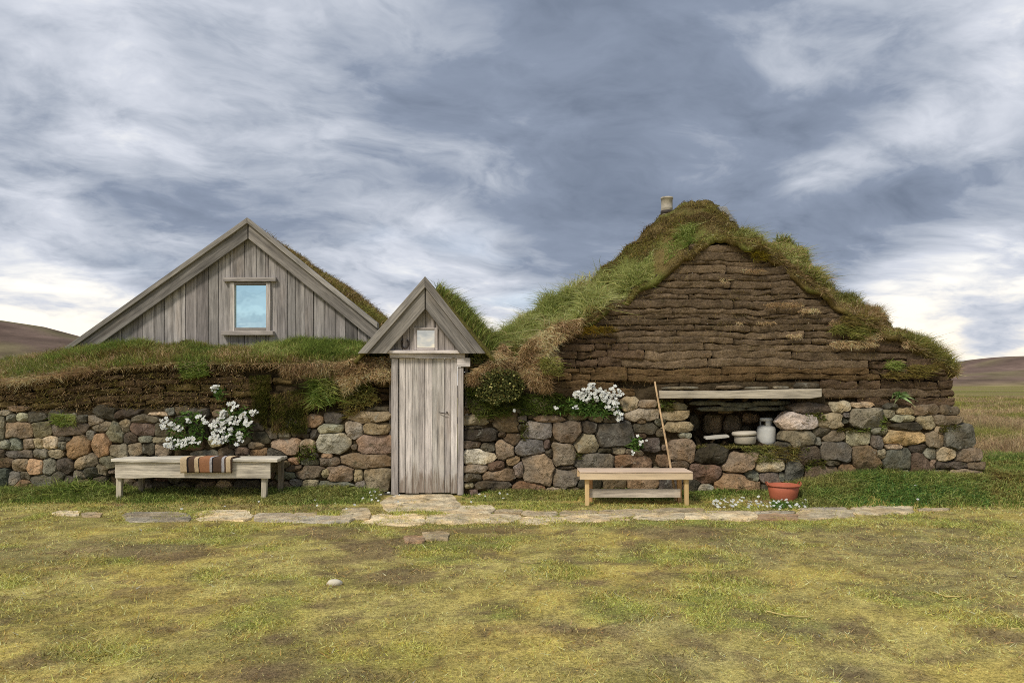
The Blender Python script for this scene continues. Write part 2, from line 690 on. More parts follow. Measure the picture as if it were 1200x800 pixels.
def glass_mat(tint=(0.70, 0.93, 0.95, 1)):
    """pane whose tint paints a sky colour into its strong reflection over a dark room"""
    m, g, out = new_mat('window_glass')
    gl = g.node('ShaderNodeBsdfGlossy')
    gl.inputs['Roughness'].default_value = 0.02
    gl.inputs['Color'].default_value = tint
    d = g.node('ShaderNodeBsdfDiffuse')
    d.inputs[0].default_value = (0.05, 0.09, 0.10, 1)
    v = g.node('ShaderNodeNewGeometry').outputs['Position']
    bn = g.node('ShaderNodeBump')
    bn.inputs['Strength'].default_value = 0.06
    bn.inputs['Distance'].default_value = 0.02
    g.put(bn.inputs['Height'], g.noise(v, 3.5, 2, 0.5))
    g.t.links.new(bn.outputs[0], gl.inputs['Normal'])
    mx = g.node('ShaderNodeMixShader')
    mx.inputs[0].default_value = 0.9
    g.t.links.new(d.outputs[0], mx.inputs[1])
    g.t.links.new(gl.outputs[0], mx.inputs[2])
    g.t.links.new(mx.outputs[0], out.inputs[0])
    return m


M_GLASS = glass_mat()  # teal tint stands in for blue sky mirrored in the pane
M_CREAMSKY_GLASS = glass_mat((1.0, 0.92, 0.74, 1))  # cream tint paints the horizon glow into this pane's reflection

# palettes (surface colours)
GREEN = [alb(124, 124, 66), alb(110, 110, 58), alb(142, 138, 82), alb(94, 96, 52)]
GREEN = [q * 1.14 for q in GREEN]
LUSH = [alb(110, 124, 58), alb(128, 138, 72), alb(90, 104, 48), alb(146, 150, 90)]
LUSH = [q * 1.14 for q in LUSH]
TAN = [alb(182, 156, 118), alb(162, 138, 102), alb(198, 176, 136), alb(142, 118, 86)]
OLIVE = [alb(122, 112, 60), alb(108, 98, 52), alb(140, 124, 70), alb(94, 82, 48)]
MOSSB = [alb(100, 84, 54), alb(116, 98, 60), alb(86, 74, 50), alb(128, 114, 72)]

# ------------------------------------------------------------------ ground
PATCH = [  # photo position, size, colour class (0 soil, 1 grey olive, 2 green, 3 dull olive, 4 yellow)
    (175, 696, 44, 9, 0), (330, 786, 52, 16, 0), (440, 645, 62, 20, 0), (430, 792, 50, 12, 0), (690, 686, 26, 6, 0), (800, 624, 60, 9, 0),
    (200, 650, 90, 12, 0), (560, 618, 90, 8, 0), (745, 640, 22, 8, 0), (1175, 748, 30, 9, 0), (790, 774, 24, 9, 0), (330, 752, 26, 8, 0),
    (640, 740, 60, 6, 0), (470, 678, 40, 8, 0), (380, 625, 60, 9, 0), (60, 770, 40, 10, 0), (1000, 785, 40, 10, 0),
    (985, 736, 62, 15, 1), (775, 762, 80, 38, 1), (1030, 650, 210, 42, 1), (880, 660, 70, 30, 1), (1180, 720, 60, 14, 1), (655, 732, 26, 8, 1), (90, 640, 150, 22, 1), (1120, 630, 120, 24, 1), (1000, 790, 60, 18, 1),
    (340, 680, 42, 10, 2), (655, 670, 52, 9, 2), (520, 652, 60, 9, 2), (840, 656, 40, 18, 2), (250, 622, 80, 9, 2), (640, 610, 400, 7, 2), (120, 760, 60, 14, 2), (960, 612, 240, 6, 2), (780, 650, 50, 12, 2), (1180, 620, 60, 14, 2),
    (1060, 722, 120, 16, 4), (560, 765, 200, 30, 4), (230, 720, 160, 30, 4), (600, 700, 120, 16, 4), (1150, 790, 100, 18, 4),
]
LC = [alb(120, 100, 76), alb(138, 128, 90), alb(134, 140, 72), alb(144, 134, 78), alb(184, 164, 90)]


def lawn_color(X, Y):
    """surface colour of the worn lawn at ground points"""
    X, Y = np.asarray(X, float), np.asarray(Y, float)
    d = np.maximum(Y - CAMY, 0.8)
    px = 600 + X * F / d
    py = HZ + F * CAMZ / d
    base = np.array(alb(172, 158, 94))
    c = np.ones(X.shape + (3,)) * base
    n = fbm(X * 1.5 + 3, Y * 1.5, 1.0, 3)
    c = c * (1 - sstep(.5, .7, n)[..., None]) + sstep(.5, .7, n)[..., None] * LC[3]
    n = fbm(X * 1.3 + 40, Y * 1.3, 9.0, 4)
    w = sstep(.56, .68, n)[..., None] * 0.75
    c = c * (1 - w) + w * LC[2]
    n = fbm(X * 1.1 - 20, Y * 1.7 + 8, 4.0, 4)
    w = sstep(.56, .7, n)[..., None] * 0.8
    c = c * (1 - w) + w * LC[4]
    wob = fbm(X * 2.3, Y * 2.3, 2.0, 4) - 0.5
    for (ax, ay, rx, ry, k) in PATCH:
        g = on_ground(np.array([ax]), np.array([ay]))[0]
        gd = g[1] - CAMY
        sx = rx * gd / F
        sy = ry * gd * gd / (F * CAMZ)
        m = np.sqrt(((X - g[0]) / sx) ** 2 + ((Y - g[1]) / sy) ** 2) + wob * 1.9
        w = (1 - sstep(0.55, 1.15, m))[..., None] * (0.7 if k == 0 else 0.5)
        c = c * (1 - w) + w * LC[k]
    n = fbm(X * 4.6 + 9, Y * 4.6, 7.0, 4)
    w = sstep(.60, .72, n)[..., None] * 0.55
    c = c * (1 - w) + w * LC[0]
    n = fbm(X * 7, Y * 7, 3.0, 4)
    c = c * (0.66 + 0.92 * n)[..., None]
    n = sstep(.56, .68, fbm(X * 12 + 5, Y * 12, 8.0, 3))[..., None] * .5
    c = c * (1 - n) + n * LC[0] * .8
    # meadow further off
    far = sstep(0.2, 2.5, Y)[..., None]
    mead = np.array(alb(122, 118, 62))
    n = fbm(X * 0.12, Y * 0.12, 5.0, 4)
    mead = mead * (1 - sstep(.45, .6, n))[..., None] + np.array(alb(140, 124, 84)) * sstep(.45, .6, n)[..., None]
    return c * (1 - far) + mead * far


def ground_h(X, Y):
    X, Y = np.asarray(X, float), np.asarray(Y, float)
    near = sstep(60, 10, np.hypot(X, Y + 10))
    h = (fbm(X * 0.6, Y * 0.6, 2.0, 3) - 0.5) * 0.10 + (fbm(X * 3, Y * 3, 6.0, 3) - 0.5) * 0.035
    h = h * near * sstep(0.0, -1.6, Y) if False else h * near
    h = h * (1 - 0.75 * sstep(-2.2, -1.2, Y) * sstep(1.6, 0.4, Y))
    h += 0.20 * sstep(3.4, 4.8, X) * sstep(-1.15, -0.3, Y) * sstep(9, 5, Y)
    h += 0.05 * sstep(-0.55, -0.15, Y) * sstep(6, 2, Y) * sstep(0.55, 0.9, np.abs(X + 1.15))
    far = sstep(20, 90, Y)
    h += far * (fbm(X * 0.02, Y * 0.02, 1.0, 3) - 0.5) * 1.2
    return h


def growing(a, b, step, lim, g=1.22):
    c = list(np.arange(a, b + step * 0.5, step))
    s, v = step, c[-1]
    while v < lim:
        s *= g
        v += s
        c.append(v)
    s, v = step, c[0]
    pre = []
    while v > -lim:
        s *= g
        v -= s
        pre.append(v)
    return np.array(pre[::-1] + c)


gx = growing(-8.5, 9.5, 0.06, 6000)
gy = growing(-7.6, 1.0, 0.05, 6000)
GX, GY = np.meshgrid(gx, gy)
GZ = ground_h(GX, GY)
nv = np.stack([GX.ravel(), GY.ravel(), GZ.ravel()], 1)
ny_, nx_ = GX.shape
idx = np.arange(nx_ * ny_).reshape(ny_, nx_)
fc = np.stack([idx[:-1, :-1].ravel(), idx[:-1, 1:].ravel(), idx[1:, 1:].ravel(), idx[1:, :-1].ravel()], 1).tolist()
gm, g, out = new_mat('worn_lawn')
att = g.node('ShaderNodeAttribute', attribute_name='Col')
pos = g.node('ShaderNodeNewGeometry').outputs['Position']
n1 = g.noise(pos, 34, 5, 0.7)
n2 = g.noise(pos, 120, 3, 0.65)
n3 = g.noise(pos, 0.02, 5, 0.6)
cc = g.mix(1.0, att.outputs['Color'], g.ramp(n1, [(0.3, 0.4), (0.5, 0.82), (0.72, 1.25)]), 'MULTIPLY')
cc = g.mix(1.0, cc, g.ramp(n2, [(0.3, 0.5), (0.5, 0.95), (0.7, 1.35)]), 'MULTIPLY')
cc = g.mix(1.0, cc, g.ramp(n3, [(0.3, 0.8), (0.7, 1.2)]), 'MULTIPLY')
principled(g, out, cc, 0.97, 0.05, g.math('ADD', n1, g.math('MULTIPLY', n2, 0.5)), 0.8, 0.03)
ground = mk('ground', nv, fc, gm, colors=lawn_color(nv[:, 0], nv[:, 1]), center=(0, 0, 0))
tag(ground, 'worn yellow green lawn with bare brown patches before the turf houses', 'lawn', kind='structure')


# ------------------------------------------------------------------ far hills
def hill(name, prof, dist, depth, colr, label):
    """ridge whose skyline follows prof (photo positions), real size at dist metres"""
    x0, x1 = prof[0][0], prof[-1][0]
    f = line(prof)
    us = np.linspace(x0, x1, 150)
    rows = np.linspace(0, 1, 26)
    V, C = [], []
    for s in rows:
        Yd = dist + depth * s
        X = (us - 600) / F * (dist + depth * 0.6 - CAMY)
        top = (HZ - f(us)) / F * (dist + depth * 0.6 - CAMY) + CAMZ
        e = math.sin(min(s / 0.6, 1) * math.pi / 2) ** 1.25 if s <= 0.6 else 1 - 0.6 * ((s - 0.6) / 0.4) ** 2
        z = top * e + (fbm(X * 0.004, Yd * 0.004 + us * 0, 1.0, 4) - 0.5) * 26 * e * min(1, (abs(s - 0.6)) * 4) - 6
        V.append(np.stack([X, np.full_like(X, Yd), z], 1))
        n = fbm(X * 0.006, np.full_like(X, Yd * 0.012), 3.0, 5)
        c = np.array(colr)[None] * (0.55 + 0.9 * n)[:, None]
        w = sstep(.5, .66, fbm(X * 0.004 + 9, np.full_like(X, Yd * 0.02), 5.0, 4))[:, None]
        c = c * (1 - w * 0.5) + w * 0.5 * alb(104, 100, 66)
        low_ = sstep(0.22, 0.0, s)
        c = c * (1 - low_) + low_ * np.array(alb(132, 122, 78))
        C.append(c)
    V = np.concatenate(V)
    C = np.concatenate(C)
    n, m_ = len(us), len(rows)
    i = np.arange(n * m_).reshape(m_, n)
    fcs = np.stack([i[:-1, :-1].ravel(), i[:-1, 1:].ravel(), i[1:, 1:].ravel(), i[1:, :-1].ravel()], 1).tolist()
    hm, g, out = new_mat('heath_hillside')
    a = g.node('ShaderNodeAttribute', attribute_name='Col')
    p = g.node('ShaderNodeNewGeometry').outputs['Position']
    q = g.vmath('MULTIPLY', p, (1, 1, 3))
    n1_ = g.noise(q, 0.012, 6, 0.65)
    c = g.mix(1.0, a.outputs['Color'], g.ramp(n1_, [(0.3, 0.65), (0.5, 1), (0.7, 1.35)]), 'MULTIPLY')
    principled(g, out, c, 0.98, 0.02, n1_, 0.6, 12)
    o = mk(name, V, fcs, hm, colors=C, center=(V[:, 0].mean(), dist, 0))
    return tag(o, label, 'hill', kind='structure')


hill('hill', [(-900, 400), (-500, 372), (-250, 362), (-60, 366), (0, 372), (40, 378), (85, 391), (140, 402), (220, 416), (330, 432), (460, 447)], 1100, 900,
     alb(104, 88, 78, 1.2), 'dark brown heath hillside beyond the timber gable')
hill('hill', [(760, 450), (900, 446), (1000, 440), (1080, 431), (1120, 426), (1150, 418), (1175, 415.5), (1200, 415), (1290, 418), (1400, 408), (1700, 420), (2100, 440)], 1500, 1100,
     alb(112, 94, 84, 1.2), 'low brown hill on the horizon past the turf house corner')

# ------------------------------------------------------------------ stones: photo position, size, colour
SC = {
    't': alb(158, 136, 104), 'g': alb(124, 116, 102), 'd': alb(86, 77, 65), 'o': alb(152, 112, 74), 'r': alb(104, 82, 68),
    'w': alb(180, 165, 138), 'b': alb(126, 102, 76), 'k': alb(104, 100, 92), 'l': alb(158, 150, 134), 'p': alb(96, 82, 74),
}
for _k in SC:
    _m = SC[_k].mean()
    SC[_k] = SC[_k] * 0.56 + 0.44 * _m * np.array([1.12, 1.0, 0.80])
    SC[_k] = SC[_k] * np.array([0.985, 1.0, 0.97])
LEFT_STONES = """25 504 29 15 t;50 503 20 18 g;3 501 8 26 g;15 490 9 9 g;30 489 13 8 w;8 521 16 9 g;19 520 14 15 g;35 520 13 10 t;47 519 11 11 t;61 518 17 14 w;
23 532 32 8 k;2 531 9 10 r;49 531 17 10 g;67 531 15 10 t;7 541 18 10 b;25 545 18 14 t;43 547 16 17 o;59 546 15 17 g;78 545 17 14 d;5 560 12 18 k;20 560 13 14 g;28 567 14 12 o;
51 563 20 14 k;69 561 12 16 d;93 523 24 30 o;103 540 24 16 t;83 502 38 17 d;113 493 14 11 g;120 500 20 9 g;106 510 10 11 k;79 514 16 6 d;75 521 10 10 k;120 523 17 24 o;110 552 18 12 d;
67 488 14 12 d;43 489 20 10 d;22 479 14 5 t;6 484 14 5 w;137 507 20 17 g;147 500 12 14 t;154 512 15 13 d;169 503 30 15 r;171 514 16 8 l;192 515 24 7 t;141 528 20 14 g;160 526 16 13 t;
175 525 14 13 d;192 526 17 13 t;192 503 20 16 d;145 485 30 8 d;172 491 30 9 d;186 485 25 4 w;200 482 10 8 g;213 482 13 8 b;217 490 16 7 d;127 541 20 14 d;120 549 16 12 b;126 484 24 10 d;147 565 13 12 b;
254 518 14 10 t;244 532 26 8 g;266 530 19 10 b;284 529 18 9 b;304 530 21 11 o;323 532 22 14 d;336 522 29 18 t;307 512 22 12 d;345 540 14 8 o;333 544 16 10 b;337 556 28 9 g;346 549 24 9 b;334 571 20 10 b;
262 573 20 15 t;243 571 20 13 b;290 568 30 12 d;215 572 20 12 d;190 570 20 14 d;170 570 20 12 d;205 552 25 12 d;235 553 25 12 d;265 553 25 12 b;295 553 25 12 d;180 552 22 12 d;155 550 22 12 d;
369 493 19 14 o;391 490 20 13 d;386 502 27 11 w;415 504 16 16 l;437 488 38 12 t;442 479 24 5 d;442 502 24 12 b;392 519 32 23 l;440 521 36 19 t;360 524 16 14 t;430 540 52 15 b;386 541 24 9 r;364 541 24 7 d;
359 553 36 15 b;382 554 10 9 t;400 555 28 18 t;420 557 10 14 t;442 562 27 28 t;394 568 37 8 k;402 576 24 10 o;364 572 18 22 t;348 565 14 9 g;347 580 16 10 d;424 570 12 14 g;
-14 500 22 18 g;-34 505 22 22 t;-12 520 22 14 b;-36 528 26 16 d;-14 540 24 16 g;-40 548 26 18 t;-12 560 22 16 o;-56 515 22 20 d;-60 540 24 20 k;-38 565 28 16 d;-62 562 22 16 b;-14 486 22 9 d;-40 488 26 9 d;
231 505 22 14 d;262 500 26 16 d;232 484 20 8 d;262 485 22 8 b;285 512 20 14 d;228 520 22 12 b;320 508 16 12 d;84 566 16 12 d;98 568 16 12 b;118 566 16 14 d"""
RIGHT_STONES = """558 476 18 14 b;559 492 27 11 t;556 501 20 5 d;564 509 42 14 d;553 520 21 9 r;572 524 16 11 d;561 535 37 17 w;560 549 26 10 w;581 547 19 13 r;555 559 18 9 r;585 556 38 14 r;578 568 48 10 d;
594 494 26 27 b;591 526 19 21 t;600 514 18 14 b;601 540 15 10 o;608 550 11 18 g;631 504 28 18 k;621 524 30 17 k;630 551 33 35 t;619 573 40 18 o;593 578 14 10 b;632 476 20 13 t;643 491 34 7 b;
665 507 31 22 r;691 501 17 14 d;687 519 29 23 t;719 510 46 27 k;697 540 42 18 g;661 532 27 24 t;664 560 31 20 g;672 574 14 8 t;725 527 18 8 g;741 541 42 14 o;755 502 28 12 d;763 521 19 15 p;738 475 18 14 t;
753 485 34 14 t;699 489 16 10 b;716 491 20 8 d;677 488 20 8 b;757 474 20 8 t;720 566 30 12 b;752 566 36 12 o;690 566 30 12 d;786 568 26 14 d;791 486 32 12 t;792 500 30 12 t;799 528 30 26 t;834 533 38 20 d;776 539 14 14 o;826 554 32 20 b;
825 575 22 14 g;866 541 38 20 b;864 571 52 28 o;790 477 26 8 t;803 510 14 6 l;812 570 16 18 d;900 545 36 16 t;880 558 16 16 g;901 559 24 13 g;930 552 21 26 g;951 479 40 12 p;937 494 35 22 l;937 513 32 22 g;961 506 24 9 d;
947 533 24 24 r;972 493 26 17 t;977 510 24 12 t;978 529 32 20 k;965 557 42 22 b;920 536 10 8 k;975 542 16 7 d;905 574 30 14 d;940 574 30 14 b;985 477 23 11 w;1009 475 24 6 t;1013 489 42 23 k;1005 513 27 17 t;1026 518 14 16 g;
1057 512 46 16 o;1062 500 36 9 d;1056 490 24 8 w;1060 482 20 7 t;1041 484 14 10 t;1085 494 21 14 t;1095 515 21 16 t;1106 492 33 11 b;1123 513 34 26 k;1084 481 28 10 b;1113 481 22 10 d;1046 523 20 6 t;1075 525 18 9 d;1051 538 32 24 k;
1078 544 24 25 r;1108 531 20 14 t;1088 532 14 14 g;1135 532 28 15 t;1015 538 32 32 o;992 553 22 16 o;1028 555 20 10 b;1112 545 34 7 r;1130 553 30 8 t;1031 532 14 12 t;1142 545 16 9 b;1000 570 30 14 d;1040 565 30 14 b;1080 566 30 12 d;1115 566 30 12 b;
920 522 14 10 d;1140 565 24 12 d"""


def parse(s):
    r = []
    for it in s.replace('\n', '').split(';'):
        a = it.split()
        if len(a) == 5:
            r.append((float(a[0]), float(a[1]), float(a[2]), float(a[3]), a[4]))
    return r


NICHE = [(802, 466), (934, 466), (929, 500), (917, 525), (800, 527), (804, 500)]


def stones_for(seeds, region, parent, fill, limit, seed, holes=()):
    """fit irregular stones round the given centres, fill what is left with smaller ones"""
    rg = np.random.default_rng(seed)
    S = [list(s) for s in seeds]

    def metric(i_arr, x, y):
        return (np.abs((x - A[i_arr, 0]) / (A[i_arr, 2] / 2)) ** 3.2 + np.abs((y - A[i_arr, 1]) / (A[i_arr, 3] / 2)) ** 3.2) ** (1 / 3.2)
    xs = [p[0] for p in region]
    ys = [p[1] for p in region]
    for t in range(fill):
        x, y = rg.uniform(min(xs), max(xs)), rg.uniform(min(ys), max(ys))
        if not in_poly(np.array(x), np.array(y), region):
            continue
        if any(in_poly(np.array(x), np.array(y), h) for h in holes):
            continue
        A = np.array([s[:4] for s in S])
        w, h = rg.uniform(7, 19), rg.uniform(5, 10)
        dd = np.maximum((np.abs(A[:, 0] - x)) / ((A[:, 2] + w * 0.75) / 2), np.abs(A[:, 1] - y) / ((A[:, 3] + h * 0.75) / 2))
        if dd.min() > 0.93 and len(S) < limit:
            S.append([x, y, w, h, rg.choice(list('ddbgrtk'))])
    A = np.array([s[:4] for s in S])
    for i, s in enumerate(S):
        x0, y0, w, h, code = s
        near = np.where((np.abs(A[:, 0] - x0) < 50) & (np.abs(A[:, 1] - y0) < 40))[0]
        near = near[near != i]
        na = 24
        th = np.linspace(0, 2 * math.pi, na, endpoint=False) + rg.uniform(0, 0.3)
        # a few corners make the outline angular
        nc = rg.integers(4, 8)
        cth = np.sort((np.arange(nc) + rg.uniform(-.3, .3, nc)) * 2 * math.pi / nc + rg.uniform(0, 6))
        facet = np.full(na, 9.0)
        for a_ in cth:
            cs = np.cos(th - a_)
            q = np.where(cs > 0.15, rg.uniform(1.02, 1.5) / np.maximum(cs, 0.15), 9)
            facet = np.minimum(facet, q)
        rad = np.zeros(na)
        for k in range(na):
            ct, st = math.cos(th[k]), math.sin(th[k])
            unit = (abs(ct / (w / 2)) ** 3.2 + abs(st / (h / 2)) ** 3.2) ** (1 / 3.2)
            rmax = min(2.1, facet[k]) / unit
            rr = np.linspace(0.1, 1, 40) * rmax
            xx, yy = x0 + rr * ct, y0 + rr * st
            mi = unit * rr
            if len(near):
                mj = np.min(metric(near[None, :], xx[:, None], yy[:, None]), 1)
                bad = np.where(mj < mi)[0]
                r_ = rr[bad[0]] if len(bad) else rmax
            else:
                r_ = rmax
            rad[k] = max(r_ - 0.25, 1.2)
        rad = 0.94 * rad + 0.03 * np.roll(rad, 1) + 0.03 * np.roll(rad, -1)
        cx_, cy_ = x0, y0
        size = math.sqrt(w * h)
        prot = 0.010 * size * rg.uniform(0.14, 0.26) + rg.uniform(0.015, 0.045)
        # broken face: the lowest of a few tilted planes
        planes = [(1.0, rg.normal(0, 0.10), rg.normal(0, 0.10))]
        for q in range(rg.integers(2, 5)):
            aa = rg.uniform(0, 2 * math.pi)
            st_ = rg.uniform(0.35, 1.1)
            planes.append((rg.uniform(1.0, 1.35), st_ * math.cos(aa), st_ * math.sin(aa)))
        V = []
        for (sc, fl) in ((1.0, -1), (1.0, 0.0), (0.97, 0.72), (0.88, 0.96), (0.66, 1), (0.42, 1), (0.2, 1)):
            jit = 1 + rg.normal(0, 0.02, na)
            ex, ey = sc * jit * np.cos(th), sc * jit * np.sin(th)
            X, Yp = cx_ + rad * ex, cy_ + rad * ey
            p = on_wall(X, Yp)
            if fl < 0:
                p[:, 1] += 0.14
            elif fl > 0:
                hgt = np.min([a0 - a1 * ex - a2 * ey for (a0, a1, a2) in planes], axis=0)
                hgt = np.clip(hgt, 0.25, 1.15)
                p[:, 1] -= prot * fl * hgt + rg.normal(0, 0.03 * prot + 0.0015, na)
            V.append(p)
        ctr = V[-1].mean(0, keepdims=True)
        V = np.concatenate(V + [ctr])
        fcs = []
        for r_ in range(6):
            for k in range(na):
                k2 = (k + 1) % na
                fcs.append([r_ * na + k, (r_ + 1) * na + k, (r_ + 1) * na + k2, r_ * na + k2])
        last = 6 * na
        for k in range(na):
            fcs.append([last + k, 7 * na, last + (k + 1) % na])
        colr = SC[code] * math.exp(rg.normal(-0.06, 0.22)) * np.exp(rg.normal(0, 0.04, 3))
        so = mk('stone', V, fcs, M_STONE, parent, colr)
        so.data.set_sharp_from_angle(angle=R(24))


def core(name, poly, parent, colr, off=0.10, holes=(), step=3.0, thick=0.35, sodline=None):
    """rough earth face behind the stones and sods"""
    xs = [p[0] for p in poly]
    ys = [p[1] for p in poly]
    ux = np.arange(min(xs), max(xs) + step, step)
    uy = np.arange(min(ys), max(ys) + step, step)
    UX, UY = np.meshgrid(ux, uy)
    p = on_wall(UX, UY, off)
    p[..., 1] += (fbm(UX * 0.12, UY * 0.16, 2.0, 4) - 0.5) * 0.09
    if sodline is not None:
        p[..., 1] += 0.10 * sstep(4, -4, UY - sodline(UX))
    cxm, cym = UX[:-1, :-1] + step / 2, UY[:-1, :-1] + step / 2
    keep = in_poly(cxm, cym, poly)
    for h in holes:
        keep &= ~in_poly(cxm, cym, h)
    i = np.arange(UX.size).reshape(UX.shape)
    q = np.stack([i[:-1, :-1], i[1:, :-1], i[1:, 1:], i[:-1, 1:]], -1)[keep]
    used, inv = np.unique(q.ravel(), return_inverse=True)
    o = mk(name, p.reshape(-1, 3)[used], inv.reshape(-1, 4).tolist(), M_SOIL, parent, colr)
    m = o.modifiers.new('solid', 'SOLIDIFY')
    m.thickness = thick
    m.offset = -1
    return o


def sod(x0, x1, ylo, yhi, parent, colr, name='turf_block', out=0.0, rough=0.02, depth=0.16):
    """one cut sod: x0..x1 wide, bottom and top rows as functions of x, worn front"""
    nu = max(4, int((x1 - x0) / 5))
    nvv = 5
    us = np.linspace(x0, x1, nu)
    sd = rng.uniform(0, 99)
    V = []
    sk = rng.normal(0, 0.8)
    for j in range(nvv):
        v = j / (nvv - 1)
        yy = ylo(us) * (1 - v) + yhi(us) * v
        yy = yy + (vnoise(us * 0.15, sd + j * 0.7, 0) - 0.5) * 2.2
        xx = us + np.linspace(-1, 1, nu) * (-0.8 if j in (0, nvv - 1) else 0) + sk * (v - .5)
        bulge = 0.005 * (1 - abs(2 * v - 1) ** 6) + 0.018 * (v - 0.3)
        endr = 0.008 * (np.abs(np.linspace(-1, 1, nu)) ** 8)
        p = on_wall(xx, yy, 0.035 - out)
        p[:, 1] -= bulge - endr + (fbm(us * 0.13 + sd, np.full(nu, j * 0.9 + sd), 1.0, 3) - 0.5) * 2 * rough
        V.append(p)
    back0, back1 = V[0].copy(), V[-1].copy()
    back0[:, 1] += depth
    back1[:, 1] += depth
    V = [back0] + V + [back1]
    rows = len(V)
    V = np.concatenate(V)
    f = []
    for j in range(rows - 1):
        for k in range(nu - 1):
            f.append([j * nu + k, j * nu + k + 1, (j + 1) * nu + k + 1, (j + 1) * nu + k])
    f.append([j * nu for j in range(rows)][::-1])
    f.append([j * nu + nu - 1 for j in range(rows)])
    return mk(name, V, f, M_SOIL, parent, colr)


# ------------------------------------------------------------------ left turf wall on its stone foot
WALL_TOP_L = line([(-90, 456), (0, 448), (60, 442), (120, 434), (200, 428), (300, 428), (400, 428), (428, 424), (462, 424)])
SOD_BOT_L = line([(-90, 484), (0, 482), (60, 480), (130, 480), (230, 476), (300, 488), (355, 492), (372, 480), (430, 474), (462, 474)])
wall_l = empty('turf_wall', (-4.2, 0.1, 0), 'long stone footed turf wall below the timber gable, left of the door', 'turf wall')
polyL = [(-80, 460), (0, 452), (100, 438), (200, 430), (462, 428), (459, 590), (-80, 590)]
core('soil_core', polyL, wall_l, alb(80, 68, 48), off=0.02, thick=0.9, sodline=SOD_BOT_L)
stones_for(parse(LEFT_STONES), [(-75, 486), (230, 484), (300, 500), (360, 492), (380, 482), (455, 478), (455, 584), (-75, 584)], wall_l, 1500, 235, 3)
y = 0
for k in range(9):
    x = -80 + rng.uniform(0, 20)
    while x < 452:
        w = rng.uniform(20, 58)
        xm = x + w / 2
        top, bot = float(WALL_TOP_L(xm)), float(SOD_BOT_L(xm))
        h = 7.6
        y1 = top + k * h
        if y1 + h * 0.7 < bot and not (288 < xm < 366 and rng.random() < 0.55):
            t = rng.uniform(-0.8, 0.8)
            f_hi = (lambda yk, tt, sl: (lambda u: WALL_TOP_L(u) + yk + tt + (vnoise(u * 0.03, yk, 1) - .5) * 4))(k * h, t, 0)
            f_lo = (lambda yk, tt, hh: (lambda u: WALL_TOP_L(u) + yk + tt + hh - 1.0 + (vnoise(u * 0.03, yk + h, 1) - .5) * 4))(k * h, t, h)
            base = alb(96, 78, 56) if rng.random() < 0.7 else alb(106, 90, 58)
            sod(x, min(x + w - 1.2, 456), f_lo, f_hi, wall_l, base * math.exp(rng.normal(0, .22)), out=rng.uniform(-0.05, 0.05), rough=0.05)
        x += w
# sloping sod cap behind the front edge
us = np.linspace(-80, 462, 120)
frontL = line([(-80, 458), (0, 449), (60, 443), (120, 434), (200, 427), (300, 427), (420, 426), (462, 424)])
backL = line([(-80, 434), (0, 428), (60, 419), (100, 411), (140, 408), (200, 407), (300, 408), (400, 404), (462, 404)])


def cap_pt(u, s):
    """s: 0 front edge .. 1 foot of the gable .. 2 far side"""
    u, s = np.asarray(u, float), np.asarray(s, float)
    a = on_wall(u, frontL(u), 0.0)
    a[..., 1] -= 0.05
    b = at(u, backL(u), 1.15)
    t = np.clip(s, 0, 1)[..., None]
    p = a * (1 - t) + b * t
    p[..., 2] += np.sin(np.clip(s, 0, 1) * math.pi) * 0.05 + (fbm(p[..., 0] * 2.5, p[..., 1] * 2.5, 1.0, 3) - .5) * 0.14 * np.clip(s * 4, 0.2, 1)
    far_ = np.clip(s - 1, 0, 1)
    p[..., 1] += far_ * 5.0
    p[..., 0] += far_ * 5.0 * (u - 600) / F * 0.4
    p[..., 2] -= far_ ** 2 * 1.6
    return p


def loft(name, fn, us, ss, colfn, parent, under=0.0):
    U, S_ = np.meshgrid(us, ss)
    V = fn(U.ravel(), S_.ravel())
    n, m_ = len(us), len(ss)
    i = np.arange(n * m_).reshape(m_, n)
    f = np.stack([i[:-1, :-1].ravel(), i[:-1, 1:].ravel(), i[1:, 1:].ravel(), i[1:, :-1].ravel()], 1).tolist()
    o = mk(name, V, f, M_SOD, parent, colors=colfn(U.ravel(), S_.ravel(), V))
    if under:
        m = o.modifiers.new('solid', 'SOLIDIFY')
        m.thickness = under
        m.offset = -1
    return o


loft('sod_cap', cap_pt, us, np.concatenate([np.linspace(0, 1, 12), np.linspace(1.1, 2, 6)]),
     lambda u, s, V: np.array(alb(92, 84, 48))[None] * (0.6 + 0.8 * fbm(V[:, 0] * 4, V[:, 1] * 4, 2.0, 3))[:, None], wall_l)


def cap_grass(n, ulo, uhi, slo, shi, pal, wts, ln, wd, name='wall_grass', up=(0, -0.25, 1), droop=.35, parent=None, spread=0.28):
    u = rng.uniform(ulo, uhi, n)
    s = rng.uniform(slo, shi, n)
    p = cap_pt(u, s)
    d = np.array(up)[None] + rng.normal(0, spread, (n, 3))
    cl = 0.55 + 0.9 * fbm(p[:, 0] * 2.2, p[:, 1] * 2.2 + 7, 3.0, 3)
    blades(name, p, d, ln * rng.uniform(0.45, 1.1, n) * cl, wd, pickp(pal, p, wts), M_GRASS, parent or wall_l, droop)


cap_grass(26000, -80, 462, 0.05, 1.0, LUSH + GREEN + OLIVE[:2] + TAN[:1], [2, 1, 1.5, .6, 2, 2, 1, 2, 2, 1.5, 1.1], 0.15, 0.008)
cap_grass(5000, 55, 180, 0.4, 1.05, LUSH + OLIVE, [3, 2, 2, 1, 1, 1, 1, 1], 0.20, 0.009)
cap_grass(7000, 300, 425, 0.15, 1.0, LUSH, [3, 2, 3, 1], 0.20, 0.009)
cap_grass(6000, -80, 60, 0.1, 1.6, GREEN + TAN, [2, 1, 2, 1, 1.2, 1, 1, .5], 0.17, 0.008)
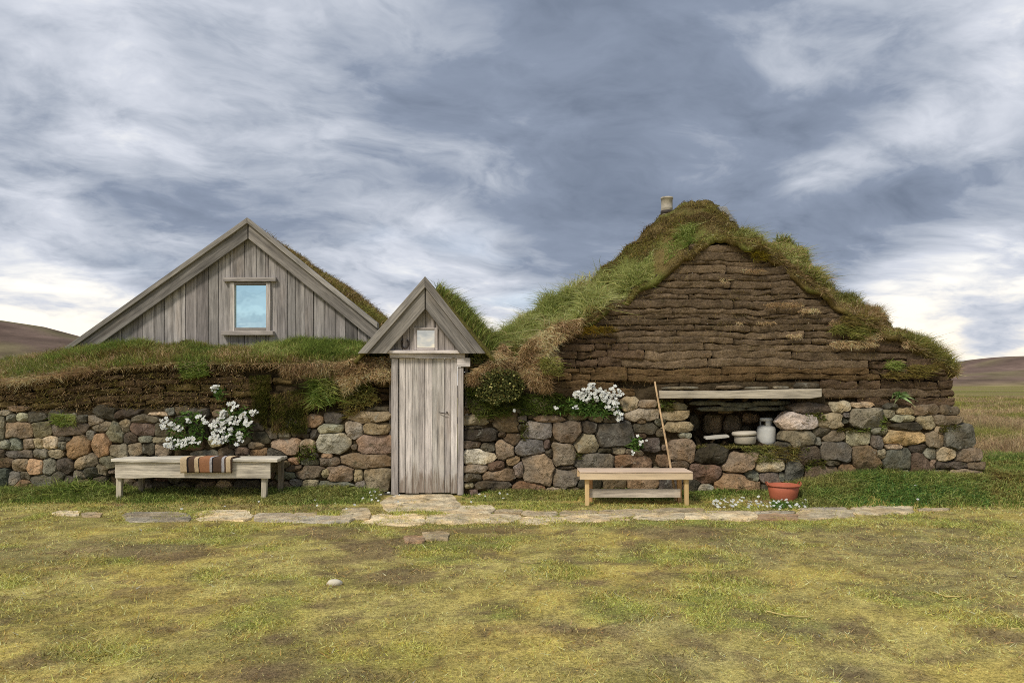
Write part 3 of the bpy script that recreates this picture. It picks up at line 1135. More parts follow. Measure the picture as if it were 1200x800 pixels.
# dead grass hanging over the front edge
cap_grass(7000, -80, 462, 0.0, 0.2, TAN + MOSSB, [2, 2, 1, 2, 2, 2, 2, 1], 0.11, 0.007, 'hanging_dead_grass', (0, -0.55, -0.35), 0.5, spread=0.35)
cap_grass(5000, -60, 110, 0.0, 0.3, TAN, None, 0.13, 0.007, 'hanging_dead_grass', (0, -0.6, -0.1), 0.5, spread=0.35)


def wall_fuzz(poly, n, pal, wts, ln, wd, d0, name, parent, off=-0.04, droop=.4, spread=.35, bulge=0.0, clump=True):
    """grass, moss or dead thatch growing on a wall face"""
    x, y_ = scatter_poly(poly, n)
    p = on_wall(x, y_, off)
    if bulge:
        cx_, cy_ = np.mean([q[0] for q in poly]), np.mean([q[1] for q in poly])
        rx = (max(q[0] for q in poly) - min(q[0] for q in poly)) / 2
        ry = (max(q[1] for q in poly) - min(q[1] for q in poly)) / 2
        e = np.clip(1 - ((x - cx_) / rx) ** 2 - ((y_ - cy_) / ry) ** 2, 0, 1)
        p[:, 1] -= bulge * np.sqrt(e) * (0.4 + 1.2 * fbm(x * 0.07, y_ * 0.07, 4.0, 3)) * rng.uniform(0.55, 1, n)
    d = np.array(d0)[None] + rng.normal(0, spread, (n, 3))
    cl = (0.5 + fbm(x * 0.1, y_ * 0.1, 8.0, 3)) if clump else 1.0
    return blades(name, p, d, ln * rng.uniform(0.5, 1.1, n) * cl, wd, pickp(pal, p, wts, 4.0), M_GRASS, parent, droop)


# mossy and grassy places on the left wall
MOSSG = [alb(66, 68, 28), alb(82, 80, 34), alb(54, 56, 26), alb(92, 86, 44)]
wall_fuzz([(292, 440), (318, 438), (312, 500), (298, 488)], 2600, MOSSG, None, 0.05, 0.008, (0, -0.8, -0.5), 'moss', wall_l, -0.06)
wall_fuzz([(318, 462), (362, 452), (360, 505), (318, 506)], 3200, MOSSG + [alb(104, 88, 56)], None, 0.06, 0.008, (0, -0.7, -0.6), 'moss', wall_l, -0.07)
wall_fuzz([(362, 440), (392, 436), (396, 470), (366, 476)], 900, LUSH, None, 0.16, 0.012, (0, -0.9, 0.1), 'ledge_grass', wall_l, -0.05, .6)
wall_fuzz([(396, 450), (428, 440), (446, 470), (404, 490)], 1100, OLIVE + GREEN, None, 0.09, 0.012, (0, -0.9, 0.1), 'ledge_grass', wall_l, -0.05, .5)
wall_fuzz([(210, 426), (242, 424), (246, 440), (216, 444)], 700, LUSH, None, 0.10, 0.011, (0, -0.9, 0.2), 'ledge_grass', wall_l, -0.06, .5)
wall_fuzz([(60, 486), (90, 486), (90, 499), (66, 499)], 450, LUSH, None, 0.09, 0.010, (0, -0.9, 0.3), 'ledge_grass', wall_l, -0.05, .5)
wall_fuzz([(352, 520), (370, 520), (372, 540), (346, 540)], 320, MOSSG + LUSH[:1], None, 0.06, 0.010, (0, -0.9, 0.2), 'ledge_grass', wall_l, -0.05, .5)
wall_fuzz([(0, 446), (290, 430), (290, 476), (0, 482)], 4200, MOSSB + OLIVE + TAN[:2], None, 0.05, 0.006, (0, -0.8, -0.3), 'sod_roots', wall_l, -0.03, .5)
wall_fuzz([(395, 428), (420, 418), (455, 418), (464, 436), (455, 446), (430, 440), (405, 462), (398, 450)], 5200, TAN + MOSSB[:2], [2, 2, 1.4, 1.3, .7, .7], 0.09, 0.008, (0.05, -0.6, -0.5), 'hanging_dead_grass', wall_l, -0.08, .45, .55, 0.17)
wall_fuzz([(330, 426), (400, 424), (400, 438), (330, 438)], 1800, TAN + MOSSB, None, 0.12, 0.006, (0.0, -0.55, -0.6), 'hanging_dead_grass', wall_l, -0.08, .25, .25, 0.1)
wall_fuzz([(0, 482), (455, 480), (455, 580), (0, 580)], 1600, MOSSG + MOSSB, None, 0.035, 0.007, (0, -0.8, 0.3), 'joint_moss', wall_l, 0.03, .4)

# ------------------------------------------------------------------ timber gabled house
GY_ = 1.2
dS = (GY_ - CAMY) / F


def gp(px, py):
    return ((px - 600) * dS, CAMZ - (py - HZ) * dS)


def wcol(r=150, g_=142, b=130, s=0.13, k=1.30):
    return alb(r, g_ * 1.0, b * 1.045, k * 1.14) * math.exp(rng.normal(0, s)) * np.exp(rng.normal(0, 0.006, 3))


house = empty('timber_gable_house', (gp(268, 0)[0], GY_, 0), 'grey weathered timber gable with a sod roof and one small window', 'house')
ax, az = gp(293, 262)
lx, lz = gp(96, 404)
rx_, rz_ = gp(440, 382)
BOT = gp(0, 416)[1]


def roof_z(x):
    return np.where(x < ax, az + (x - ax) * (az - lz) / (ax - lx), az + (x - ax) * (rz_ - az) / (rx_ - ax))


win = (gp(273, 0)[0], gp(315, 0)[0], gp(0, 387)[1], gp(0, 330)[1])
x = gp(100, 0)[0]
while x < gp(440, 0)[0]:
    w = rng.uniform(0.125, 0.195)
    x2 = min(x + w, gp(440, 0)[0])
    for e_ in (win[0], win[1]):
        if x + 1e-4 < e_ < x2:
            x2 = e_
    zt = lambda q: float(roof_z(np.array(q))) - 0.06
    g0 = 0.0035

    def plank(za_l, za_r, zb):
        poly = [(x + g0, zb), (x2 - g0, zb), (x2 - g0, za_r)]
        if x < ax < x2 and za_l == zt(x):
            poly.append((ax, zt(ax)))
        poly.append((x + g0, za_l))
        yo = rng.uniform(-0.006, 0.006)
        v, f = prism(poly, GY_ + yo, GY_ + 0.03 + yo)
        mk('plank', v, f, wood_mat(0), house, wcol(138, 132, 122, 0.2), False, 0.004)
    if x2 > win[0] + 0.003 and x < win[1] - 0.003:
        plank(zt(x), zt(x2), win[3] - 0.01)
        plank(win[2] + 0.01, win[2] + 0.01, BOT + rng.uniform(-.02, .02))
    elif min(zt(x), zt(x2)) > BOT + 0.02:
        plank(zt(x), zt(x2), BOT + rng.uniform(-.02, .02))
    x = x2
v, f = prism([gp(104, 412), gp(436, 412), gp(436, 392), gp(293, 274)], GY_ + 0.05, GY_ + 0.10)
mk('backing', v, f, M_SOIL, house, alb(40, 34, 28), False)


def barge(parent, p0, p1, w0, w1, y0, y1, name='bargeboard', c=None, lip=None):
    """board from p0 to p1 (x,z); lies below the line by w"""
    d = np.array(p1) - np.array(p0)
    L = np.linalg.norm(d)
    d = d / L
    ang = math.degrees(math.atan2(d[0], d[1]))
    poly = [tuple(p0), tuple(p1), w0, w1]
    v, f = prism(poly, y0, y1)
    return mk(name, v, f, wood_mat(ang), parent, wcol(154, 146, 134) if c is None else c, False, 0.005)


# wide board under a narrow roof edge board, on both slopes
def slopes(parent, apex, left, right, wide, edge, gpf, yw, ye, cl, cr, level=False):
    """left/right: lower ends of the outer line; wide: vertical width in photo pixels"""
    A_, L_, R_ = apex, left, right
    def low(p, dyy):
        return gpf(p[0], p[1] + dyy)
    for (E, c_) in ((L_, cl), (R_, cr)):
        sx = 0.6 if E[0] > A_[0] else -0.6
        if level:
            hs = (A_[0] - E[0]) / (E[1] - A_[1])
            e_out, e_mid, e_mid2, e_in = gpf(E[0], E[1]), gpf(E[0] + hs * edge, E[1]), gpf(E[0] + hs * (edge - .3), E[1]), gpf(E[0] + hs * wide, E[1])
        else:
            e_out, e_mid, e_mid2, e_in = gpf(E[0], E[1]), gpf(E[0], E[1] + edge), low((E[0], E[1]), edge - 0.3), low((E[0], E[1]), wide)
        barge(parent, gpf(A_[0] + sx, A_[1] + edge), e_mid, e_in, low((A_[0] + sx, A_[1]), wide), yw, yw + 0.03, 'bargeboard', c_[0])
        barge(parent, gpf(A_[0] + sx * 0.3, A_[1]), e_out, e_mid2, low((A_[0] + sx * 0.3, A_[1]), edge - 0.3), ye, ye + 0.16, 'roof_edge_board', c_[1])


slopes(house, (293, 257), (82, 407), (444, 379), 24, 7, gp, GY_ - 0.09, GY_ - 0.13,
       (alb(122, 117, 111, 1.3), alb(136, 130, 122, 1.3)), (alb(128, 122, 115, 1.3), alb(146, 140, 132, 1.3)))
# window
fr_y = GY_ - 0.035
wn = empty('window', (0, 0, 0))
wn.parent = house
wn.location = np.array([(win[0] + win[1]) / 2, GY_, win[2]]) - WLOC[house.name]
WLOC[wn.name] = np.array([(win[0] + win[1]) / 2, GY_, win[2]])


def wpart(name, a, b, c, d, y0, y1, mat, colr, bv=0.004):
    (xa, za), (xb, zb) = gp(a, b), gp(c, d)
    v, f = boxv(xa, xb, y0, y1, zb, za)
    return mk(name, v, f, mat, wn, colr, False, bv)


wpart('frame', 270, 331, 275.5, 388, fr_y, GY_ + 0.04, wood_mat(0), wcol(168, 160, 146))
wpart('frame', 312.5, 331, 317.5, 388, fr_y, GY_ + 0.04, wood_mat(0), wcol(158, 150, 138))
wpart('frame', 275.6, 330.6, 312.4, 334, fr_y + .006, GY_ + 0.04, wood_mat(90), wcol(120, 114, 104))
wpart('frame', 275.6, 384, 312.4, 388, fr_y + .006, GY_ + 0.04, wood_mat(90), wcol(130, 124, 112))
wpart('head_board', 263, 325.5, 324.5, 330.4, fr_y - 0.03, GY_ + 0.0, wood_mat(90), wcol(162, 154, 142))
wpart('sill', 261.5, 388.2, 322, 393, fr_y - 0.06, GY_ + 0.0, wood_mat(90), wcol(168, 160, 146))
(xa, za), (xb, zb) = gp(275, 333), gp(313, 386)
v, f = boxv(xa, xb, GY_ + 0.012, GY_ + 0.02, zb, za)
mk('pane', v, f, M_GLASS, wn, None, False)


# sod roof running back from the gable
def roof_pt(u, s):
    """u -1 left eave .. 0 ridge .. 1 right eave, s 0..1 front to back"""
    u, s = np.asarray(u, float), np.asarray(s, float)
    X = np.where(u < 0, ax + u * (ax - lx) * 1.03, ax + u * (rx_ - ax) * 1.12)
    Y = GY_ + 0.02 + s * 3.4
    Z = np.where(u < 0, az + u * (az - lz) * 1.03, az - u * (az - rz_) * 1.10)
    Z = Z - 0.05 * sstep(0.0, 0.05, s) + 0.13 * sstep(0.0, 0.12, s) * np.where(u > 0, sstep(0.1, 0.6, u), 0.15) + (fbm(X * 2, Y * 2, 1.0, 3) - .5) * 0.14 * sstep(0.02, 0.1, s)
    Z = Z - 0.9 * np.clip((s - 0.78) / 0.22, 0, 1) ** 2
    Z = Z - 0.35 * np.clip(np.abs(u) - 0.92, 0, 1) / 0.08 * (s > 0.02)
    return np.stack([X, Y, Z], -1)


loft('sod_roof', roof_pt, np.linspace(-1, 1, 61), np.concatenate([[0, .02, .04, .07], np.linspace(0.1, 1, 22)]),
     lambda u, s, V: np.array(alb(112, 92, 52))[None] * (0.6 + 0.8 * fbm(V[:, 0] * 3, V[:, 1] * 3, 2.0, 3))[:, None], house, 0.12)


def roof_grass(n, u0, u1, s0, s1, pal, wts, ln, wd, name='roof_grass'):
    u, s = rng.uniform(u0, u1, n), rng.uniform(s0, s1, n)
    p = roof_pt(u, s)
    d = np.stack([np.sign(u) * 0.25, np.full(n, -0.15), np.ones(n)], 1) + rng.normal(0, .3, (n, 3))
    cl = 0.4 + 1.1 * fbm(p[:, 0] * 2.5, p[:, 1] * 2.5, 3.0, 3)
    blades(name, p, d, ln * rng.uniform(.4, 1.1, n) * cl, wd, pickp(pal, p, wts), M_GRASS, house, .4)


roof_grass(16000, 0.02, 1.0, 0.02, 0.95, OLIVE + MOSSB + GREEN[:2] + TAN[:2], [2, 2, 2, 1, 1, 1.5, 1, 1, 1.3, 1, 1, 1], 0.12, 0.008)
roof_grass(2600, -1.0, -0.02, 0.015, 0.30, TAN + OLIVE, [1.5, 1, 2, 1, 1, 1, 1, .5], 0.17, 0.006)

# ------------------------------------------------------------------ entrance porch
PY = -0.06
pS = (PY - CAMY) / F


def pp(px, py):
    return ((px - 600) * pS, CAMZ - (py - HZ) * pS)


porch = empty('entrance_porch', (pp(501, 0)[0], PY, 0), 'narrow wooden entrance porch with plank door under a steep little gable', 'porch')
DB = 0.03   # bottom of the door
# door leaf of upright boards
door = empty('door', (0, 0, 0))
door.parent = porch
dloc = np.array([pp(501, 0)[0], PY + 0.03, DB])
door.location = dloc - WLOC[porch.name]
WLOC[door.name] = dloc
xs_ = np.linspace(466.8, 535.6, 10) + np.concatenate([[0], rng.uniform(-1.2, 1.2, 8), [0]])
ztop = pp(0, 419.5)[1]
for a, b in zip(xs_[:-1], xs_[1:]):
    x0, x1 = pp(a, 0)[0] + 0.002, pp(b, 0)[0] - 0.002
    yo = rng.uniform(-0.004, 0.004)
    v, f = boxv(x0, x1, PY + 0.028 + yo, PY + 0.06 + yo, DB + rng.uniform(0, .012), ztop)
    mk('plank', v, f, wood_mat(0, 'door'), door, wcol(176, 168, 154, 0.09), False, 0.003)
v, f = boxv(pp(467, 0)[0], pp(535, 0)[0], PY + 0.066, PY + 0.09, DB + 0.01, ztop - 0.01)
mk('door_ledge', v, f, wood_mat(90), door, alb(60, 54, 46), False)
hx, hz_ = pp(519, 484)
v, f = tube([(hx - 0.055, PY + 0.004, hz_ + 0.012), (hx - 0.01, PY - 0.01, hz_ + 0.004), (hx + 0.05, PY - 0.004, hz_ - 0.008)], [0.006, 0.007, 0.005], 8)
mk('latch', v, f, M_IRON, door)
v, f = lathe([(0.0, 0.0), (0.011, 0.0), (0.011, 0.02), (0.0, 0.02)], 12)
v = [(hx + 0.055 + q[0], PY + 0.025 - q[2], hz_ + 0.01 + q[1]) for q in v]
mk('latch_plate', v, f, M_IRON, door)
# posts, lintel, cornice
for nm, a, b_, c_, d_, y0, y1, ang, cc_ in (
        ('door_post', 458.5, 420, 466.3, 580, PY, PY + 0.12, 0, (158, 150, 138)),
        ('door_post', 536.2, 430, 543, 580, PY, PY + 0.12, 0, (164, 156, 144)),
        ('lintel', 457, 414.4, 545, 419.2, PY - 0.03, PY + 0.1, 90, (172, 164, 150)),
        ('cornice_board', 453.5, 410.6, 549, 414.2, PY - 0.075, PY + 0.08, 90, (182, 174, 160)),
        ('bracket', 535.8, 419.4, 551, 429.6, PY - 0.02, PY + 0.1, 90, (176, 168, 156))):
    (xa, za), (xb, zb) = pp(a, b_), pp(c_, d_)
    v, f = boxv(xa, xb, y0, y1, zb, za)
    mk(nm, v, f, wood_mat(ang), porch, wcol(*cc_, 0.05), False, 0.005)
# side walls of the passage
for sx in (456, 546):
    xa = pp(sx, 0)[0]
    v, f = boxv(xa - 0.02, xa + 0.02, PY + 0.13, PY + 1.8, 0.0, pp(0, 414)[1])
    mk('side_wall', v, f, wood_mat(0), porch, wcol(120, 112, 100), False)
# gable boards of the porch
pax, paz = pp(498.5, 331)
sl = (pp(0, 414)[1] - paz) / (pp(427, 0)[0] - pax)


def pz(q):
    return paz + abs(q - pax) * (-abs(sl)) - 0.05


x = pp(446, 0)[0]
pw = (pp(487.5, 0)[0], pp(510.5, 0)[0], pp(0, 407.5)[1], pp(0, 386)[1])
while x < pp(551, 0)[0]:
    x2 = min(x + rng.uniform(0.09, 0.13), pp(551, 0)[0])
    for e_ in (pw[0], pw[1]):
        if x + 1e-4 < e_ < x2:
            x2 = e_
    zb = pp(0, 410.8)[1]

    def gplank(tl, tr, zb_):
        poly = [(x + .003, zb_), (x2 - .003, zb_), (x2 - .003, tr)]
        if x < pax < x2 and tl == pz(x):
            poly.append((pax, pz(pax)))
        poly.append((x + .003, tl))
        yo = rng.uniform(-.004, .004)
        v, f = prism(poly, PY - 0.005 + yo, PY + 0.025 + yo)
        mk('plank', v, f, wood_mat(0), porch, wcol(146, 138, 126, .14), False, 0.003)
    if x2 > pw[0] + 0.003 and x < pw[1] - 0.003:
        gplank(pz(x), pz(x2), pw[3])
    elif min(pz(x), pz(x2)) > zb + 0.02:
        gplank(pz(x), pz(x2), zb)
    x = x2
v, f = prism([pp(450, 411), pp(548, 411), pp(498.5, 350)], PY + 0.04, PY + 0.07)
mk('backing', v, f, M_SOIL, porch, alb(40, 34, 28), False)
sw = empty('window', (0, 0, 0))
sw.parent = porch
sl_ = np.array([(pw[0] + pw[1]) / 2, PY, pw[2]])
sw.location = sl_ - WLOC[porch.name]
WLOC[sw.name] = sl_
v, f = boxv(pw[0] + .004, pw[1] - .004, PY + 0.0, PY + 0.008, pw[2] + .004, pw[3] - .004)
mk('pane', v, f, M_CREAMSKY_GLASS, sw, None, False)
for (a, b, c, d, an) in ((485, 384, 488.6, 410.2, 0), (509.4, 384, 513, 410.2, 0), (488.7, 384, 509.3, 386.6, 90), (488.7, 407, 509.3, 410.2, 90)):
    (xa, za), (xb, zb) = pp(a, b), pp(c, d)
    v, f = boxv(xa, xb, PY - 0.03, PY + 0.02, zb, za)
    mk('frame', v, f, wood_mat(an), sw, wcol(158, 150, 138, .05), False, 0.003)
PB = PY - 0.14
bS = (PB - CAMY) / F


def pb(px, py):
    return ((px - 600) * bS, CAMZ - (py - HZ) * bS)


slopes(porch, (498, 324), (419, 414), (569, 414), 38, 13, pb, PB + 0.03, PB + 0.0,
       (alb(130, 124, 116, 1.3), alb(140, 134, 126, 1.3)), (alb(120, 115, 109, 1.3), alb(132, 126, 119, 1.3)), True)
# horseshoe nailed beside the small window
shoe = empty('horseshoe', (pp(474.5, 0)[0], PY - 0.03, pp(0, 410)[1]), 'rusty iron horseshoe nailed up beside the small porch window', 'horseshoe')
cxx, czz = pp(474.8, 402.5)
pts = []
for k in range(17):
    a = R(128) + R(284) * k / 16
    rr = 0.058 if 4 < k < 12 else 0.054
    pts.append((cxx + rr * 0.88 * math.cos(a), PY - 0.022, czz + rr * 1.12 * math.sin(a)))
v, f = tube(pts, 0.011, 8)
mk('horseshoe_bar', v, f, M_IRON, shoe)


# porch sod roof
def porch_roof(u, s):
    u, s = np.asarray(u, float), np.asarray(s, float)
    X = pax + u * 0.98
    Y = PB + 0.10 + s * 1.9
    Z = paz + 0.06 - np.abs(u) * 1.02 * abs(sl) * 0.98 + 0.02
    Z = Z + sstep(0.05, 0.3, s) * (0.16 * sstep(0.1, 0.5, u) + 0.05 * sstep(-.1, -.6, u)) + (fbm(X * 4, Y * 4, 3.0, 3) - .5) * 0.1 * sstep(0.05, .2, s)
    Z = Z - 0.35 * sstep(.25, 1, s) * (1 - np.abs(u))
    return np.stack([X, Y, Z], -1)


loft('sod_roof', porch_roof, np.linspace(-1, 1, 41), np.linspace(0, 1, 16),
     lambda u, s, V: np.array(alb(98, 92, 50))[None] * np.ones((len(V), 1)), porch, 0.05)
n = 7000
u, s = rng.uniform(0.12, 1.0, n), rng.uniform(0.12, 1, n)
p = porch_roof(u, s)
blades('roof_grass', p, np.array([[0.25, -0.1, 1]]) + rng.normal(0, .28, (n, 3)), 0.24 * rng.uniform(.4, 1.1, n), 0.009, pick(LUSH + GREEN, n), M_GRASS, porch, .4)
n = 1500
u, s = rng.uniform(-1, -0.4, n), rng.uniform(0.3, 1, n)
p = porch_roof(u, s)
blades('roof_grass', p, np.array([[-0.3, -0.1, 1]]) + rng.normal(0, .28, (n, 3)), 0.10 * rng.uniform(.4, 1.1, n), 0.008, pick(OLIVE + GREEN, n), M_GRASS, porch, .4)

# ------------------------------------------------------------------ turf house on the right
turf = empty('turf_house', (3.0, 0.1, 0), 'large turf walled house with brown sod gable, overgrown roof and stone foot', 'turf house')
GL0 = line([(540, 432), (575, 424), (610, 408), (640, 398), (690, 378), (740, 344), (790, 309), (828, 285), (850, 281), (866, 283), (885, 291), (915, 309), (945, 335), (975, 354), (1000, 372), (1050, 393), (1090, 416), (1118, 438)])
GL = lambda u: GL0(u) + (fbm(np.asarray(u) * 0.055, np.asarray(u) * 0 + 2.0, 1.0, 3) - .5) * 17
SK0 = line([(540, 398), (556, 392), (575, 394), (598, 391), (608, 378), (640, 361), (690, 333), (730, 303), (770, 262), (800, 243), (820, 235), (843, 243), (870, 262), (893, 281), (925, 287), (945, 302), (956, 324), (972, 338), (990, 348), (1012, 362), (1050, 386), (1085, 406), (1110, 425), (1119, 440)])
SK = lambda u: SK0(u) + (fbm(np.asarray(u) * 0.06, np.asarray(u) * 0 + 7.0, 4.0, 3) - .5) * 14
SY = line([(540, 1.0), (600, 1.3), (700, 1.7), (820, 2.1), (880, 1.9), (950, 1.4), (1010, 0.8), (1118, 0.35)])
SOD_BOT_R = line([(540, 470), (650, 468), (735, 466), (768, 452), (772, 447), (962, 446), (968, 470), (1125, 476)])
polyR = [(543, 436), (575, 428), (640, 402), (690, 382), (740, 348), (790, 313), (830, 288), (862, 286), (915, 314), (945, 340), (1000, 378), (1050, 398), (1090, 421), (1112, 440), (1117, 470), (1140, 530), (1144, 592), (543, 592)]
core('soil_core', polyR, turf, alb(78, 66, 48), off=0.02, holes=[NICHE], thick=0.5, sodline=SOD_BOT_R)
stones_for(parse(RIGHT_STONES), [(546, 474), (650, 474), (700, 486), (770, 478), (800, 478), (800, 530), (918, 532), (936, 478), (965, 474), (1112, 478), (1140, 532), (1142, 584), (546, 584)],
           turf, 1700, 285, 5, [NICHE])


CH = [287.0]
while CH[-1] < 476:
    CH.append(CH[-1] + rng.choice([5.6, 6.8, 8.0, 9.2, 10.0]))


left_edge = line([(281, 828), (300, 806), (330, 766), (360, 718), (380, 690), (400, 664), (430, 652), (480, 648)])
right_edge = line([(281, 862), (290, 882), (309, 915), (335, 945), (354, 975), (372, 1000), (393, 1050), (416, 1090), (436, 1114), (480, 1121)])
nblocks = 0
for k in range(len(CH) - 1):
    yt = CH[k]
    hk = CH[k + 1] - yt
    ym = yt + hk / 2
    xl, xr = float(left_edge(ym)), float(right_edge(ym))
    sag = lambda u, kk=k: (vnoise(u * 0.018, kk * 0.35, 2) - .5) * 5.0 + (vnoise(u * 0.11, kk * 1.7, 5) - .5) * 2.4
    x = xl - rng.uniform(0, 10)
    while x < xr - 4:
        broken = (x > 955 and ym > 405) or (x < 720 and ym > 400)
        w = rng.uniform(18, 46) if broken else rng.uniform(60, 190)
        x2 = min(x + w, xr)
        if xr - x2 < 12:
            x2 = xr
        xm = (x + x2) / 2
        if ym + 3 < float(SOD_BOT_R(xm)) or (ym - 2 < float(SOD_BOT_R(xm)) and xm > 968):
            jj = rng.uniform(-0.7, 0.7) * (2.2 if broken else 1)
            t_hi = (lambda yy, q, kk: (lambda u: yy + q + sag(u, kk)))(yt, jj, k)
            t_lo = (lambda yy, q, kk: (lambda u: yy + q + hk - 0.2 + sag(u, kk + 1)))(yt, jj * .3, k)
            shade = alb(122, 104, 82) if rng.random() < .6 else alb(114, 97, 77)
            if broken:
                shade = alb(106, 87, 68)
            if 430 < ym and xm < 960:
                shade = alb(114, 92, 64)
            sod(x, x2 - 0.3, t_lo, t_hi, turf, shade * math.exp(rng.normal(0, .09)), out=rng.uniform(-0.012, 0.022) * (1.6 if broken else 1), rough=0.045 if broken else 0.026)
            nblocks += 1
        x = x2
# fibres and dead roots on the gable face
gpoly = [(690, 384), (830, 290), (862, 288), (975, 370), (1110, 445), (1115, 470), (968, 468), (962, 446), (775, 446), (735, 462), (655, 462), (655, 435)]
wall_fuzz(gpoly, 2600, TAN[3:] + MOSSB * 2, None, 0.04, 0.0045, (0, -0.6, -0.7), 'sod_roots', turf, -0.02, .5)
for (x, y_, w, h, nn) in ((918, 357, 52, 5, 500), (948, 364, 26, 5, 240), (897, 378, 24, 3, 120), (930, 393, 20, 4, 130), (884, 317, 30, 3, 150), (1000, 403, 64, 8, 800), (1022, 394, 34, 9, 420),
                           (985, 378, 30, 7, 300), (1065, 404, 18, 10, 160), (848, 328, 12, 4, 40), (868, 378, 10, 3, 30)):
    wall_fuzz([(x - w / 2, y_), (x - w / 3, y_ - h / 2), (x + w / 3, y_ - h / 2), (x + w / 2, y_), (x + w / 3, y_ + h / 2), (x - w / 3, y_ + h / 2)], nn, TAN, [2, 2, 1.5, 1], 0.055, 0.006, (0, -0.6, -0.4), 'hanging_dead_grass', turf, -0.05, .4, .5)
for (x, y_, w, h, nn, pal) in ((1005, 390, 26, 16, 500, GREEN), (982, 386, 18, 10, 260, GREEN), (1046, 428, 20, 9, 240, LUSH), (1006, 376, 50, 12, 700, OLIVE), (1080, 432, 40, 8, 400, OLIVE),
                                (700, 387, 46, 8, 500, [alb(120, 98, 34), alb(96, 82, 34)]), (1060, 440, 60, 6, 300, OLIVE), (890, 300, 20, 10, 300, [alb(124, 110, 30), alb(104, 92, 34)])):
    wall_fuzz([(x - w / 2, y_), (x - w / 3, y_ - h / 2), (x + w / 3, y_ - h / 2), (x + w / 2, y_), (x + w / 3, y_ + h / 2), (x - w / 3, y_ + h / 2)], nn, pal, None, 0.10, 0.008, (0, -0.8, 0.25), 'ledge_grass', turf, -0.05, .5, .35)


# overgrown roof, rising from the gable edge to the ridge and running back
def big_roof(u, s):
    """u photo column, s 0 gable edge .. 1 skyline .. 2 back"""
    u, s = np.asarray(u, float), np.asarray(s, float)
    a = on_wall(u, GL(u), 0.0)
    a[..., 1] -= 0.045
    b = at(u, SK(u), SY(u))
    t = np.clip(s, 0, 1)[..., None]
    p = a * (1 - t) + b * t
    hgt = np.linalg.norm(b - a, axis=-1)
    p[..., 2] += np.sin(np.clip(s, 0, 1) * math.pi) * 0.03 * np.minimum(hgt, 1)
    p[..., 2] += (fbm(p[..., 0] * 1.8, p[..., 1] * 1.8, 5.0, 4) - .5) * 0.42 * np.clip(s * 5, 0, 1) * np.minimum(hgt, 1)
    p[..., 1] -= (fbm(p[..., 0] * 2.6, p[..., 2] * 2.6, 8.0, 3) - .5) * 0.28 * (s < 1.0)
    fr = np.clip(s - 1, 0, 1)
    p[..., 1] += fr * 4.2
    p[..., 2] -= fr ** 2 * 1.2 * np.clip((p[..., 2] - 1.2), 0.2, 3)
    return p


def roof_tone(u, s, V):
    base = np.array(alb(100, 86, 52))
    g1 = np.array(alb(96, 98, 50))
    n = fbm(V[:, 0] * 2.2, V[:, 2] * 3, 2.0, 4)
    c = base[None] * (1 - sstep(.42, .62, n))[:, None] + g1[None] * sstep(.42, .62, n)[:, None]
    return c * (0.7 + 0.6 * fbm(V[:, 0] * 6, V[:, 1] * 6, 1.0, 3))[:, None]


loft('sod_roof', big_roof, np.linspace(541, 1118, 190), np.concatenate([np.linspace(0, 1, 26), np.linspace(1.06, 2, 9)]), roof_tone, turf, 0.07)


def big_grass(n, u0, u1, s0, s1, pal, wts, ln, wd, up=(0, -0.35, 1), name='roof_grass', droop=.55, spread=.45, dens=None):
    u, s = rng.uniform(u0, u1, n), rng.uniform(s0, s1, n)
    if dens is not None:
        k = rng.random(n) < dens(u, s)
        u, s = u[k], s[k]
        n = len(u)
    p = big_roof(u, s)
    d = np.array(up)[None] + rng.normal(0, spread, (n, 3))
    cl = 0.15 + 1.6 * sstep(.25, .75, fbm(p[:, 0] * 3.4, p[:, 2] * 3.4 + p[:, 1], 3.0, 3))
    blades(name, p, d, ln * rng.uniform(.4, 1.1, n) * cl, wd, pickp(pal, p, wts, 1.7), M_GRASS, turf, droop)


clump = lambda a, b, q: (lambda u, s: sstep(a, b, fbm(u * 0.035 + q, s * 3.0 + q, q, 3)))
# short mossy cover all over
big_grass(45000, 541, 1118, 0.0, 1.05, MOSSB + OLIVE + GREEN[:2] + TAN[1:2], [3, 3, 3, 2, 2, 2, 1.5, 1.5, .8, .7, 1], 0.055, 0.008)
big_grass(24000, 541, 1118, 0.0, 1.05, OLIVE + GREEN + TAN[:2], [1.5, 1.5, 1, 1, 1, .7, 1, 1, 1, 1], 0.13, 0.008, dens=lambda u, s: clump(.50, .62, 3.0)(u, s) * (1 - .85 * sstep(690, 730, u) * sstep(880, 850, u)))
big_grass(9000, 690, 880, 0.3, 1.05, MOSSB + OLIVE[:2] + [alb(126, 112, 40), alb(108, 98, 44)], [3, 2, 3, 1.5, 1.5, 1.5, 1, 1], 0.06, 0.009)
# tall pale green grass of the lower left slope
PALEG = [alb(148, 150, 92), alb(162, 164, 108), alb(128, 134, 74), alb(176, 172, 124)]
PALEG = [q * 1.14 for q in PALEG]
big_grass(19000, 600, 735, 0.12, 1.0,  PALEG + TAN[:1], [3, 2, 2, 1, .6], 0.25, 0.010, (0.1, -0.35, 1), droop=.45, dens=lambda u, s: 1 - sstep(.45, .75, s) * sstep(650, 710, u))
big_grass(4000, 700, 765, 0.05, 0.38, PALEG, None, 0.17, 0.010, (0.1, -0.4, 1))
big_grass(2200, 778, 812, 0.10, 0.36, LUSH + PALEG, None, 0.15, 0.010, (0.0, -0.4, 1))
big_grass(7000, 541, 606, 0.1, 1.0, LUSH + PALEG[:2], None, 0.20, 0.010)
big_grass(9000, 868, 960, 0.25, 1.0, GREEN + PALEG[:2] + TAN[:1], [2, 1, 2, 1, 1, 1, .7], 0.17, 0.009, (.15, -0.35, 1))
